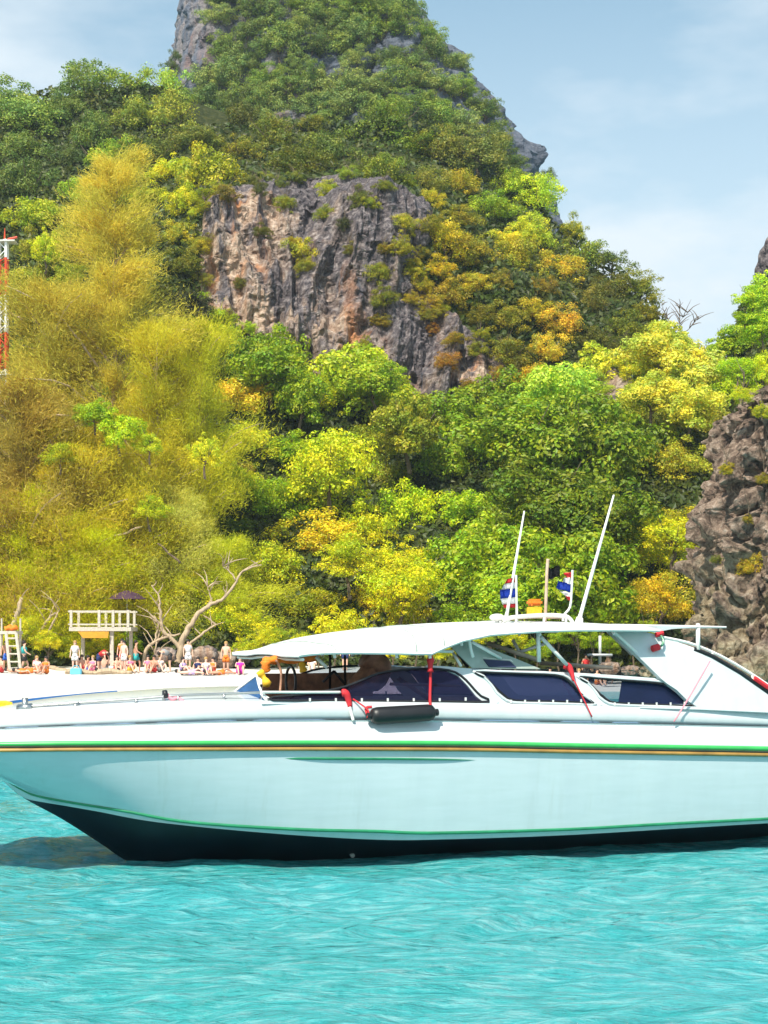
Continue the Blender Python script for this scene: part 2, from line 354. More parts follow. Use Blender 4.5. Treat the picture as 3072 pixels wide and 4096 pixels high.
def build_hill():
    pk = np.concatenate([np.linspace(-260, -40, 40)[:-1], np.arange(-40, 190, 3.2), np.arange(190, 540, 1.5), np.arange(540, 800, 2.6), np.linspace(800, 1060, 40)])
    nd = hill_nodes(pk); rows = []
    def seg(a, b, n, ease=False):
        for t in np.linspace(0, 1, n, endpoint=False):
            rows.append((a[0]+(b[0]-a[0])*t, a[1]+(b[1]-a[1])*t))
    seg(nd[0], nd[1], 80); seg(nd[1], nd[2], 170); seg(nd[2], nd[3], 60)
    py = np.array([r[0] for r in rows]+[nd[3][0]]); Y = np.array([r[1] for r in rows]+[nd[3][1]])
    P = np.broadcast_to(pk, py.shape); X = (P-384)/F*Y; z = CZ+(HY-py)/F*Y
    msk = np.zeros_like(X)
    for i in range(X.shape[0]):
        for j in range(X.shape[1]):
            if 165 < py[i, j] < 440 and 190 < P[i, j] < 640 and (inpoly(P[i, j], py[i, j], ROCK_POLY) or inpoly(P[i, j], py[i, j], ROCK2)): msk[i, j] = 1
    for _ in range(3): msk[1:-1, 1:-1] = (msk[1:-1, 1:-1]*2+msk[:-2, 1:-1]+msk[2:, 1:-1]+msk[1:-1, :-2]+msk[1:-1, 2:])/6
    fade = np.clip((z-1.0)/5, 0, 1)*np.clip((np.arange(len(py))[::-1][:, None])/12., 0, 1)
    d = hill_disp(X, Y, z, msk)*fade
    X = X+.15*d; Y = Y-d; z = z+.35*fbm(X*.9, z*.9, Y*.3, 3, 17)*fade*msk
    # the far side of the hill goes down again
    Xb, Yb, zb = X[-1], Y[-1], z[-1]
    ex = [(Xb*(1+.1*t), Yb+14*t, zb-(zb+3)*sm(np.array(t/4.), 0, 1)) for t in (.5, 1, 1.6, 2.4, 3.2, 4)]
    X = np.vstack([X]+[e[0][None] for e in ex]); Y = np.vstack([Y]+[e[1][None] for e in ex]); z = np.vstack([z]+[e[2][None] for e in ex])
    me = npmesh('hill', np.stack([X, Y, z], -1).reshape(-1, 3), gridfaces(*X.shape), False)
    me.materials.append(M['soil']); me.materials.append(M['rock'])
    mi = np.zeros((X.shape[0]-1, X.shape[1]-1), np.int32); mi[:msk.shape[0]-1] = (msk[:-1, :-1] > .3)
    me.polygons.foreach_set('material_index', mi.ravel())
    tag(obj('hill', me), kind='structure')
build_hill()
def ring_massif(name, levels, Yc, depth, nseg, nrow, amp, fs, mat, zmin=-2, power=2.6, seed=0, kind='structure'):
    lv = sorted(levels, key=lambda q: -q[0])
    pyv = np.linspace(lv[0][0], lv[-1][0], nrow)
    L = np.interp(-pyv, [-q[0] for q in lv], [q[1] for q in lv]); Rr = np.interp(-pyv, [-q[0] for q in lv], [q[2] for q in lv])
    xl, xr = (L-384)/F*Yc, (Rr-384)/F*Yc; z = CZ+(HY-pyv)/F*Yc
    th = np.linspace(0, 2*math.pi, nseg, endpoint=False)
    ct, st = np.cos(th), np.sin(th); e = 2/power
    cx, cy = np.sign(ct)*np.abs(ct)**e, np.sign(st)*np.abs(st)**e
    hw = (xr-xl)/2; cxm = (xr+xl)/2
    sc_ = np.clip(hw/hw.max(), .15, 1)
    X = cxm[:, None]+hw[:, None]*cx[None]; Yy = Yc+(depth*sc_)[:, None]*cy[None]; Z = np.repeat(z[:, None], nseg, 1)
    wx = X+.8*noise(X*.6, Yy*.6, Z*.6, 71); wz = Z+.8*noise(X*.6, Yy*.6, Z*.6, 72)
    n = amp*.9*(np.abs(fbm(wx*fs*1.6, Yy*fs*1.6, wz*fs*.75, 4, 73+seed))*2-.6)
    n = n+amp*.5*(.8*fbm(X*fs*.35, Yy*fs*.35, Z*fs*.25, 3, 60+seed)+.55*ridged(X*fs+.3*noise(X, Z, Yy, 5), Yy*fs, Z*fs*.5, 4, 61+seed)+.35*fbm(X*fs*3.2, Yy*fs*3.2, Z*fs*3.2, 3, 62+seed))
    sx, sy = np.cos(th)[None], np.sin(th)[None]
    X = X+n*sx*.8; Yy = Yy+n*sy; Z = Z+.4*n*noise(X*fs, Yy*fs, Z*fs, 63)
    V = np.stack([X, Yy, Z], -1).reshape(-1, 3)
    top = len(V); V = np.vstack([V, [[cxm[-1], Yc, z[-1]+amp*.3]]])
    Fq = gridfaces(nrow, nseg, True)
    me = npmesh(name, V, Fq, False)
    bm = bmesh.new(); bm.from_mesh(me); bm.verts.ensure_lookup_table(); b = (nrow-1)*nseg
    for k in range(nseg): bm.faces.new((bm.verts[b+k], bm.verts[b+(k+1) % nseg], bm.verts[top]))
    bmesh.ops.recalc_face_normals(bm, faces=bm.faces[:]); bm.to_mesh(me); bm.free()
    return tag(obj(name, me, mat), kind=kind)
PEAK = [(330, 120, 600), (230, 168, 552), (205, 176, 540), (160, 177, 528), (140, 177, 508), (110, 177, 490), (60, 180, 450), (28, 184, 424), (0, 188, 402), (-60, 196, 350), (-100, 225, 300), (-125, 250, 270)]
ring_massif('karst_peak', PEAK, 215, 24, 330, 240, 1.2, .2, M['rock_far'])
CLIFF = [(700, 708, 960), (640, 709, 960), (560, 710, 955), (500, 718, 950), (440, 728, 940), (410, 740, 930), (398, 756, 900), (390, 780, 860)]
ring_massif('sea_cliff', CLIFF, 84, 6.5, 420, 260, .95, .6, M['rock_dark'], seed=9)
ring_massif('rock_pinnacle', [(420, 745, 900), (290, 764, 880), (245, 767, 860), (228, 773, 840), (205, 790, 820)], 152, 6, 90, 80, .8, .3, M['rock'], seed=19)

# ------------------------------------------------------------------ trees
def leaf_batch(P, Nn, size, rg, asp=.62, fold=.12):
    """quads at P facing roughly along Nn; numpy"""
    n = len(P); a = rg.normal(size=(n, 3)); t = np.cross(Nn, a); t /= np.linalg.norm(t, axis=1)[:, None]+1e-9; b = np.cross(Nn, t)
    s = size[:, None]; t = t*s; b = b*s*asp
    V = np.stack([P-t, P-b*.9+Nn*s*fold, P+t, P+b*.9+Nn*s*fold], 1).reshape(-1, 3)
    return V, np.arange(n*4).reshape(n, 4)
def crown_mesh(name, seed, nl, nblob=22, leaf=.3, flat=.75, spread=1., loose=.25):
    """unit-radius 5 m crown made of leafy clumps; origin at crown centre"""
    rg = np.random.default_rng(seed); r = random.Random(seed); Vs, Ps = [], []
    blobs = []
    for k in range(nblob):
        ph = k*2.39996+r.random()*.6; u = 1-1.8*(k+.5)/nblob; rr = math.sqrt(max(0, 1-u*u)); d = 3.3*(.5+.75*r.random())
        blobs.append((np.array([rr*math.cos(ph)*d*spread, rr*math.sin(ph)*d*spread, u*d*flat]), .6+1.25*r.random()**1.3))
    blobs += [(np.array([r.uniform(-1.4, 1.4), r.uniform(-1.4, 1.4), r.uniform(-.8, 1.2)]), 2.) for _ in range(3)]
    tot = sum(b[1]**2 for b in blobs)
    for c, br in blobs:
        n = int(nl*br*br/tot); d = rg.normal(size=(n, 3)); d /= np.linalg.norm(d, axis=1)[:, None]
        d[:, 2] = np.where(d[:, 2] < -.6, -d[:, 2]*.6, d[:, 2])
        rad = br*(1-loose*np.abs(rg.normal(size=n))*1.2)
        lump = 1+.22*noise(d[:, 0]*2.3+c[0], d[:, 1]*2.3+c[1], d[:, 2]*2.3+c[2], seed)
        P = c+d*(rad*lump)[:, None]*np.array([1, 1, .8]); Nn = d+rg.normal(size=(n, 3))*.42+np.array([0, 0, .3]); Nn /= np.linalg.norm(Nn, axis=1)[:, None]
        Vs.append((P, Nn))
    P = np.vstack([v[0] for v in Vs]); Nn = np.vstack([v[1] for v in Vs]); size = leaf*(.55+.9*rg.random(len(P)))*.5
    V, Fc = leaf_batch(P, Nn, size, rg); return npmesh(name, V, Fc)
def trunk_mesh(name, seed, h=5.5, r0=.28, mat=None, limbs=7):
    r = random.Random(seed); bm = bmesh.new()
    p = [Vector((0, 0, 0))]; 
    for i in range(5): p.append(p[-1]+Vector((r.uniform(-.35, .35), r.uniform(-.35, .35), h/5)))
    tube(bm, smoothpts(p, 3), [r0*(1-.75*i/15) for i in range(16)], 7)
    for k in range(limbs):
        b = p[2]+(p[5]-p[2])*r.random(); a = k*2.4+r.random(); L = r.uniform(1.6, 3.4)
        q = [b, b+Vector((math.cos(a)*L*.4, math.sin(a)*L*.4, L*.35)), b+Vector((math.cos(a)*L*.85, math.sin(a)*L*.85, L*.8)), b+Vector((math.cos(a)*L*1.1, math.sin(a)*L*1.1, L*1.25))]
        tube(bm, smoothpts(q, 2), [.11, .095, .08, .065, .05, .035, .02], 5)
    return B2(bm, name)
CR = [crown_mesh('crown', 100+i, 8200, 26+i % 4*3, .28, .9+.08*(i % 3)) for i in range(7)]           # broadleaf, medium
CRB = [crown_mesh('crown', 200+i, 9500, 38, .37, 1., loose=.15) for i in range(3)]                     # large leaves, glossy
CRF = [crown_mesh('crown', 300+i, 8600, 34, .25, .9, loose=.35) for i in range(4)]                     # fine leaves
CRS = [crown_mesh('crown', 400+i, 2600, 11, .33, .7, 1.15, .3) for i in range(3)]                       # sparse, ridge line
TR = [trunk_mesh('trunk', 500+i) for i in range(4)]
def alb(c, k=1.35):
    r, g, b = lin(c); k = k*(max(c)/180)**.7; r = max(r*1.08, (.76*g)) if g > r else r*.97; g = g*.99; b = min(b*.6, .25*g)
    return (min(.75, r*k*.94), min(.75, g*k), min(.75, b*k+.004), 1)
ntree = 0
THINGS = []
def tree(base, h, r, col, kind, rot=None, name='broadleaf_tree'):
    """base: world foot; h: height to crown centre; r: crown radius"""
    global ntree; ntree += 1
    t = empty(name, base)
    me = {'m': CR, 'b': CRB, 'f': CRF, 's': CRS}[kind]; me = me[rnd.randrange(len(me))]
    c = bpy.data.objects.new('crown', me); C.objects.link(c); c.parent = t
    if not me.materials: me.materials.append(M['leaf'])
    c.location = (0, 0, h); s = r/4.2; c.scale = (s*rnd.uniform(.8, 1.25), s*rnd.uniform(.8, 1.25), s*rnd.uniform(.72, 1.2)); c.rotation_euler = (rnd.uniform(-.2, .2), rnd.uniform(-.2, .2), rnd.uniform(0, 6.28))
    c.color = col
    tm = TR[rnd.randrange(4)]; k = bpy.data.objects.new('trunk', tm); C.objects.link(k); k.parent = t
    if not tm.materials: tm.materials.append(M['bark'])
    k.scale = (s, s, max(.3, h/5.5)); k.rotation_euler = (0, 0, rnd.uniform(0, 6.28))
    return t
# colours (as displayed) at places of the slope: x, y, rgb, crown kind
COLS = [(0, 110, (95, 125, 70), 'm'), (60, 90, (100, 130, 75), 'm'), (140, 90, (115, 140, 60), 'm'), (60, 150, (85, 115, 60), 'm'), (30, 180, (75, 110, 60), 'm'), (130, 130, (125, 140, 50), 'm'),
 (170, 150, (125, 130, 58), 'f'), (200, 130, (120, 132, 58), 'm'), (70, 200, (120, 140, 45), 'm'), (20, 230, (145, 155, 40), 'm'), (180, 200, (165, 165, 30), 'm'), (190, 260, (160, 150, 50), 'f'),
 (240, 150, (125, 130, 50), 'm'), (300, 155, (130, 140, 42), 'm'), (345, 140, (115, 130, 50), 'm'), (380, 160, (125, 140, 42), 'm'), (440, 170, (140, 140, 48), 'f'), (480, 165, (160, 150, 80), 'f'), (520, 180, (150, 170, 40), 'm'),
 (455, 210, (175, 160, 40), 'm'), (510, 200, (150, 170, 40), 'm'), (550, 225, (160, 165, 50), 'm'), (600, 245, (120, 140, 60), 's'), (440, 250, (160, 145, 30), 'm'), (500, 250, (175, 162, 40), 'm'), (560, 280, (170, 150, 50), 'f'),
 (600, 290, (140, 135, 55), 'f'), (640, 290, (130, 130, 45), 'f'), (475, 300, (165, 145, 40), 'm'), (530, 310, (180, 165, 50), 'm'), (470, 330, (150, 140, 30), 'm'), (570, 330, (178, 150, 55), 'f'), (600, 340, (120, 120, 40), 'm'),
 (640, 330, (150, 145, 40), 'm'), (520, 370, (160, 145, 45), 'm'), (560, 360, (180, 155, 55), 'f'), (520, 385, (200, 175, 40), 'm'), (575, 385, (165, 190, 60), 'b'), (560, 400, (150, 185, 60), 'b'),
 (650, 350, (235, 220, 60), 'b'), (690, 370, (235, 215, 70), 'b'), (650, 400, (225, 220, 60), 'b'), (700, 400, (205, 195, 50), 'm'), (730, 380, (150, 190, 30), 'm'), (760, 300, (130, 185, 40), 'b'), (750, 330, (140, 185, 35), 'b'), (760, 370, (185, 195, 25), 'm'),
 (640, 440, (165, 175, 60), 'm'), (680, 440, (175, 165, 80), 'f'), (700, 460, (170, 160, 50), 'f'), (670, 500, (200, 185, 30), 'f'), (665, 560, (215, 190, 30), 'f'), (670, 610, (190, 165, 60), 'f'),
 (480, 430, (130, 160, 30), 'b'), (530, 430, (110, 160, 30), 'b'), (580, 430, (95, 150, 25), 'b'), (620, 450, (95, 145, 25), 'b'), (480, 480, (105, 140, 20), 'b'), (540, 480, (85, 130, 15), 'b'), (600, 500, (80, 130, 15), 'b'), (560, 520, (90, 140, 15), 'b'),
 (490, 540, (125, 160, 25), 'b'), (540, 570, (130, 170, 20), 'b'), (600, 560, (100, 150, 20), 'b'), (620, 600, (95, 145, 20), 'b'), (480, 600, (120, 165, 20), 'b'), (560, 610, (135, 165, 25), 'b'), (440, 560, (110, 160, 15), 'b'),
 (340, 390, (150, 170, 50), 'b'), (380, 380, (150, 170, 40), 'b'), (410, 395, (120, 165, 30), 'b'), (300, 410, (160, 170, 30), 'm'), (360, 430, (165, 165, 40), 'm'), (400, 440, (165, 165, 50), 'm'), (430, 430, (160, 150, 55), 'm'), (395, 480, (130, 140, 30), 'm'),
 (330, 460, (190, 190, 30), 'm'), (340, 500, (175, 190, 20), 'm'), (400, 520, (160, 175, 15), 'm'), (360, 540, (190, 190, 20), 'm'), (400, 580, (225, 195, 15), 'f'), (380, 600, (215, 185, 20), 'f'), (420, 600, (200, 180, 20), 'm'), (340, 590, (190, 175, 25), 'f'), (300, 560, (185, 165, 35), 'f'), (300, 620, (175, 180, 25), 'm'),
 (220, 310, (150, 165, 25), 'm'), (240, 340, (140, 175, 20), 'm'), (270, 350, (110, 170, 20), 'b'), (280, 390, (90, 150, 15), 'b'), (230, 390, (60, 110, 15), 'm'), (210, 410, (80, 115, 25), 'm'), (240, 420, (205, 160, 40), 'm'), (270, 430, (215, 160, 50), 'm'), (215, 440, (215, 185, 50), 'm'), (240, 460, (205, 205, 30), 'm'),
 (270, 470, (90, 150, 15), 'b'), (250, 510, (130, 165, 15), 'm'), (280, 520, (115, 165, 15), 'm'), (230, 540, (95, 140, 25), 'm'), (260, 560, (165, 175, 20), 'm'), (140, 430, (165, 175, 25), 'm'), (100, 420, (150, 170, 25), 'm'), (60, 400, (170, 155, 45), 'f'), (30, 330, (150, 150, 30), 'm'), (140, 300, (110, 110, 25), 'm'), (170, 290, (70, 70, 25), 'm'),
 (30, 480, (185, 160, 40), 'f'), (100, 520, (195, 165, 20), 'f'), (60, 580, (205, 175, 15), 'f'), (160, 560, (190, 170, 40), 'f'), (200, 520, (180, 155, 50), 'f'), (230, 600, (185, 180, 30), 'f'), (60, 630, (150, 170, 25), 'm')]
def colour_at(px, py):
    best = min(COLS, key=lambda q: (q[0]-px)**2+(q[1]-py)**2*1.2+rnd.uniform(0, 260))
    j = rnd.uniform(.86, 1.14)*(1.15 if py < 230 and px < 190 else 1.); c = best[2]; return (min(255, c[0]*j*rnd.uniform(.95, 1.05)), min(255, c[1]*j), c[2]*j), best[3]
def cname(c):
    r, g, b = c; v = max(c)
    if r > g*1.22: return 'orange-brown'
    if r > g*1.06: return 'golden' if v > 180 else 'brownish'
    if r > g*.93: return ('bright yellow' if b < 75 and v > 215 else 'yellow-green') if v > 160 else 'olive'
    if r > g*.75: return 'light green' if v > 150 else 'dull green'
    return 'bright green' if v > 140 else 'deep green'
SKYL = [(-60, 100), (0, 96), (46, 78), (111, 80), (166, 74), (200, 112), (430, 112), (532, 170), (548, 212), (580, 226), (620, 258), (645, 280), (656, 305), (708, 354), (722, 368), (733, 300), (742, 282), (830, 240)]
placed = []
def scatter():
    pts = []
    def ok(x, y, d): return all((x-a)**2+(y-b)**2 > (min(d, e))**2 for a, b, e in pts)
    tries = 0
    for tries in range(9000):
        x = rnd.uniform(-25, 795); y = rnd.uniform(70, 640)
        ylim = np.interp(x, [q[0] for q in SKYL], [q[1] for q in SKYL])
        if y < ylim+10: continue
        if inpoly(x, y, ROCK_POLY) or inpoly(x, y, ROCK2) or inpoly(x+9, y+6, ROCK_POLY) or inpoly(x-9, y-2, ROCK_POLY): continue
        if x > 688 and y > 400+max(0, (722-x))*4: continue
        d = 39 if y > 380 else 31
        if 420 < x < 640 and 180 < y < 400: d = 25
        if ok(x, y, d): pts.append((x, y, d))
    pts.sort(key=lambda q: q[1])
    for x, y, d in pts:
        Y = ground('hill', x, y, hill_at(x, y)); r = d*.88*Y/F*rnd.uniform(.72, 1.35)
        if x < 8 and y > 215: continue
        base = W(x, y+d*.55, Y); base.z -= .5; c, k = colour_at(x, y)
        hgt = max(1.0, r*.95)
        nearsky = y < np.interp(x, [q[0] for q in SKYL], [q[1] for q in SKYL])+28
        if nearsky and rnd.random() < .35 and k != 'b': k = 's'
        base = W(x, y, Y-r*.25); base.z -= hgt
        t = tree(base, hgt, r, alb(c), k); placed.append((t, x, y, c, k, r))
scatter()
# shrubs that cling to the bare face
for (x, y, r, c) in [(300, 255, 17, (175, 165, 40)), (262, 232, 9, (120, 115, 40)), (325, 215, 11, (150, 150, 40)), (350, 250, 8, (130, 120, 40)), (405, 225, 14, (175, 165, 45)), (400, 248, 12, (160, 150, 40)), (372, 205, 12, (150, 155, 40)), (285, 205, 10, (150, 150, 50)), (425, 315, 12, (150, 135, 40)), (446, 362, 11, (165, 120, 50)), (478, 350, 12, (150, 145, 40)), (410, 300, 10, (170, 150, 50)), (365, 345, 9, (150, 145, 40)), (240, 285, 9, (120, 115, 35)), (380, 275, 12, (150, 145, 35)), (306, 268, 10, (150, 140, 30)), (292, 244, 9, (175, 150, 40)), (386, 250, 9, (150, 130, 40)), (384, 300, 14, (125, 130, 25)), (380, 322, 12, (150, 130, 45)), (330, 190, 11, (170, 170, 40)), (360, 200, 12, (120, 120, 40)),
                     (205, 200, 15, (150, 160, 30)), (225, 196, 12, (140, 120, 50)), (415, 275, 12, (185, 170, 50)), (260, 190, 10, (110, 110, 50)), (345, 225, 8, (90, 90, 40)), (468, 385, 9, (150, 120, 40)), (455, 340, 11, (160, 135, 35)), (500, 375, 10, (165, 130, 40)), (432, 330, 8, (170, 120, 60))]:
    Y = ground('hill', x, y, hill_at(x, y))-.3; rr = r*Y/F*1.1; b = W(x, y, Y); b.z -= rr*.7
    t = tree(b, rr*.7, rr, alb(c), 'm', name='cliff_shrub'); placed.append((t, x, y, c, 'c', rr))
for P_, lo in ((ROCK_POLY, 8), (ROCK2, 7)):
    for i in range(len(P_)):
        a, b = P_[i-1], P_[i]; L = math.hypot(a[0]-b[0], a[1]-b[1])
        for k in range(max(1, int(L/15))):
            t_ = (k+rnd.random())/max(1, int(L/15)); x = a[0]+(b[0]-a[0])*t_+rnd.uniform(-6, 6); y = a[1]+(b[1]-a[1])*t_+rnd.uniform(-6, 7); q = rnd.uniform(lo, lo+7)
            c, kk = colour_at(x, y); Y = ground('hill', x, y, hill_at(x, y))-.2; rr = q*Y/F; b_ = W(x, y, Y); b_.z -= rr*.8
            t = tree(b_, rr*.8, rr, alb(c), rnd.choice('mf'), name='cliff_shrub'); placed.append((t, x, y, c, 'c', rr))
# the far peak: woods on its crown and face
pk = []
for _ in range(2500):
    x = rnd.uniform(190, 545); y = rnd.uniform(-45, 165)
    Lx = np.interp(y, [-60, 0, 28, 60, 110, 160, 205], [230, 212, 208, 202, 192, 185, 185]); Rx = np.interp(y, [-60, 0, 28, 60, 110, 150, 160, 205], [345, 402, 424, 450, 491, 515, 518, 520])
    if x < Lx or x > Rx: continue
    if 300 < x < 350 and 55 < y < 75: continue
    if all((x-a)**2+(y-b)**2 > 18**2 for a, b in pk): pk.append((x, y))
pk.sort(key=lambda q: q[1])
def peak_Y(x, y):
    lv = sorted(PEAK); ys = [q[0] for q in lv]; L = np.interp(y, ys, [q[1] for q in lv]); Rr = np.interp(y, ys, [q[2] for q in lv])
    hw = (Rr-L)/2; u = min(.98, abs(x-(L+Rr)/2)/hw); hwm = 240.; return 215-24*max(.15, min(1, hw/hwm))*(1-u**2.6)**(1/2.6)-.8
for x, y in pk:
    Y = ground('karst_peak', x, y, 200)-.5; r = 21*Y/F*rnd.uniform(.8, 1.15); c = rnd.choice([(105, 145, 75), (115, 155, 70), (95, 130, 75), (130, 150, 85), (140, 155, 105), (120, 145, 95)])
    if x > 480: c = (110, 130, 60)
    b = W(x, y, Y); b.z -= r; t = tree(b, r, r, alb(c), rnd.choice('mmf')); placed.append((t, x, y, c, 'p', r))
# spindly shrubs on the shaded edges of the peak
for x, y in [(548, 178), (543, 186), (171, 70), (176, 60)]:
    b = W(x, y, 200); b.z -= 1.; t = tree(b, 1.2, 1.3, alb((90, 120, 80)), 's'); placed.append((t, x, y, (90, 120, 80), 'p', 1.3))
for (x, y, r, c) in [(726, 470, 10, (170, 150, 30)), (752, 565, 16, (180, 150, 40)), (748, 520, 8, (150, 130, 40)), (742, 395, 14, (185, 185, 30)), (762, 412, 12, (170, 165, 30)), (764, 480, 9, (150, 130, 40)), (716, 560, 7, (130, 130, 50))]:
    Y = ground('sea_cliff', x, y, 80)-.1; rr = r*Y/F; b = W(x, y, Y); b.z -= rr*.7
    t = tree(b, rr*.7, rr, alb(c), 'm', name='cliff_shrub'); placed.append((t, x, y, c, 'q', rr))
# low bushes along the top of the beach
bush = []
for i in range(34):
    x = 8+i*19.5+rnd.uniform(-5, 5); y = rnd.uniform(640, 652)-rnd.random()*12
    if x > 690: break
    c = rnd.choice([(140, 170, 25), (175, 180, 20), (110, 160, 20), (195, 185, 25), (150, 165, 35)])
    if 138 < x < 232 or 60 < x < 75: continue
    if 74 < x < 138: y += 9
    Y = (89.5 if not 60 < x < 140 else 92.6)+rnd.random()*1.2; r = rnd.uniform(.7, 1.15); b = W(x, y, Y); b.z = 1.0
    h = W(x, y, Y).z-b.z; t = tree(b, h, r, alb(c), 'm', name='bush'); placed.append((t, x, y, c, 'h', r))
# trees at the beach edge in front of the slope
for (x, y, r, c, k) in [(272, 372, 34, (85, 155, 15), 'b'), (300, 400, 30, (95, 160, 15), 'b'), (120, 432, 22, (165, 185, 25), 'b'), (95, 415, 18, (140, 170, 25), 'b'), (150, 445, 18, (175, 185, 40), 'm'), (60, 455, 18, (160, 170, 30), 'm'), (205, 455, 22, (200, 195, 45), 'm'), (235, 480, 22, (190, 190, 40), 'm'), (45, 250, 22, (190, 190, 25), 'm'), (70, 275, 18, (150, 160, 30), 'm'), (150, 510, 20, (170, 185, 40), 'm'), (375, 385, 34, (150, 170, 45), 'b'), (410, 430, 40, (150, 155, 45), 'b'), (560, 400, 38, (165, 190, 75), 'b'), (515, 440, 55, (105, 155, 25), 'b'), (585, 450, 60, (90, 145, 20), 'b'),
                        (540, 500, 60, (80, 130, 15), 'b'), (600, 520, 55, (85, 135, 15), 'b'), (500, 560, 45, (125, 165, 20), 'b'), (575, 590, 50, (105, 155, 20), 'b'), (520, 600, 40, (130, 170, 20), 'b'), (400, 590, 36, (225, 195, 15), 'f'), (350, 560, 36, (190, 185, 20), 'm'), (330, 470, 40, (180, 190, 30), 'm'),
                        (660, 350, 34, (228, 220, 90), 'b'), (690, 372, 32, (222, 210, 90), 'b'), (650, 395, 32, (215, 212, 85), 'b'), (690, 410, 28, (205, 198, 80), 'b'), (672, 540, 36, (210, 190, 25), 'f'), (660, 600, 34, (200, 170, 40), 'f'), (752, 300, 17, (120, 185, 35), 'b'), (764, 330, 20, (130, 185, 40), 'b'), (745, 318, 10, (110, 175, 40), 'b'), (735, 370, 22, (150, 190, 30), 'm'), (762, 375, 24, (180, 195, 25), 'm')]:
    Y = 94.5 if x < 210 and 400 < y else (hill_at(x, min(y+r, 655))-3.5) if not (x > 730 and y < 395) else 118; rr = r*Y/F*1.0; b = W(x, y, Y); b.z -= rr*1.1
    t = tree(b, rr*1.1, rr, alb(c), k); placed.append((t, x, y, c, 'F', rr))

# casuarinas: feathery, drooping needles
def casuarina_mesh(seed, H, Rw, nstr, base=.08, p=.8):
    """origin at the foot. returns (needles, wood)"""
    rg = np.random.default_rng(seed); r = random.Random(seed); bm = bmesh.new()
    tr = [Vector((0, 0, 0))]
    for i in range(8): tr.append(tr[-1]+Vector((r.uniform(-.25, .25), r.uniform(-.25, .25), H/8)))
    ts = smoothpts(tr, 3); tube(bm, ts, [.32*(1-.93*i/24) for i in range(25)], 7)
    nl = 74; ends = []
    for k in range(nl):
        t = base+(1-base)*((k+.5)/nl); c = ts[min(24, int(t*24))]; a = k*2.4+r.random()*.8
        L = Rw*(math.sin(min(1, (1-t)*1.25+.12)*math.pi/2))**p*r.choice([.35, .6, .75, .9, 1.05, 1.3])*(1+.25*math.sin(t*17+seed)); up = r.uniform(.25, .8)
        d = Vector((math.cos(a), math.sin(a), up)).normalized()
        q = [c, c+d*L*.5+Vector((0, 0, .1*L)), c+d*L]; q[-1].z -= .05*L
        q = smoothpts(q, 3); tube(bm, q, [.085-.065*i/6 for i in range(7)], 4, cap=False)
        for j in range(2, 7): ends.append((q[j], (L*.11+.2)*r.uniform(.7, 1.35), d))
    wood = B2(bm, 'trunk')
    n = nstr//len(ends); Vs = []
    for q, s, d in ends:
        cen = np.array(q)+rg.normal(size=(n, 3))*np.array([s, s, s*.8])*.8
        dr = rg.normal(size=(n, 3))*.4+np.array([d.x*.7, d.y*.7, .35]); dr /= np.linalg.norm(dr, axis=1)[:, None]
        L = .14+.3*rg.random(n); w_ = np.cross(dr, rg.normal(size=(n, 3))); w_ /= np.linalg.norm(w_, axis=1)[:, None]
        w_ = w_*(.011+.012*rg.random(n))[:, None]
        Vs.append(np.stack([cen-w_, cen+w_, cen+dr*L[:, None]], 1).reshape(-1, 3))
    V = np.vstack(Vs); return npmesh('needles', V, np.arange(len(V)).reshape(-1, 3)), wood
CAS = [casuarina_mesh(11, 24, 5.6, 150000, .1, .8), casuarina_mesh(12, 16, 4.6, 110000, .06, .7), casuarina_mesh(13, 10, 4.0, 80000, .04, .6)]
cas_list = [  # x, top row, foot row, width scale, distance, mesh, colour, label
 (112, 158, 640, .86, 101, 0, (190, 165, 70), 'tallest feathery casuarina, tan at the tip, above the left end of the beach'),
 (160, 330, 650, .72, 99, 1, (185, 165, 45), 'feathery olive casuarina spreading toward the bare rock face from the tallest casuarina'),
 (52, 290, 655, .8, 100, 1, (175, 150, 60), 'brownish wispy casuarina beside the red and white mast'),
 (196, 330, 640, .62, 100.5, 1, (185, 170, 40), 'yellow-olive casuarina with a drooping arm in front of the cliff foot'),
 (18, 395, 655, .85, 97, 2, (170, 145, 65), 'wispy tan casuarina cut by the left picture edge under the mast'),
 (75, 440, 660, .9, 97.5, 2, (195, 170, 45), 'golden casuarina low on the slope between two taller casuarinas'),
 (130, 485, 655, .95, 98, 2, (195, 175, 45), 'golden casuarina behind the white railed platform'),
 (30, 500, 655, 1.05, 96.5, 2, (215, 190, 25), 'deep golden casuarina above the lifeguard chair'),
 (90, 525, 650, .95, 96.5, 2, (215, 185, 22), 'deep golden casuarina just left of the platform roof line'),
 (175, 500, 650, .85, 98, 2, (200, 180, 90), 'pale straw-coloured casuarina above the twisted driftwood tree'),
 (222, 545, 645, .85, 97.5, 2, (200, 185, 50), 'small yellow casuarina right of the twisted driftwood tree')]
for (x, yt, yf, ws, Y, mi, c, lab) in cas_list:
    f0 = W(x, yf, Y); f0.z = 1.0; H = W(x, yt, Y).z-1.0; H0 = [24, 16, 10][mi]
    t = empty('casuarina_tree', f0, rnd.uniform(0, 6.28)); tag(t, lab, 'tree', 'casuarinas behind the beach')
    a = bpy.data.objects.new('needles', CAS[mi][0]); b = bpy.data.objects.new('trunk', CAS[mi][1])
    for o, m in ((a, M['needle']), (b, M['palebark'])):
        C.objects.link(o); o.parent = t; o.scale = (ws*max(1, H/H0*.9), ws*max(1, H/H0*.9), H/H0)
        if not o.data.materials: o.data.materials.append(m)
    a.color = alb((c[0], c[1]*(.985 if mi == 2 else 1.02), c[2]*1.15), 1.5)

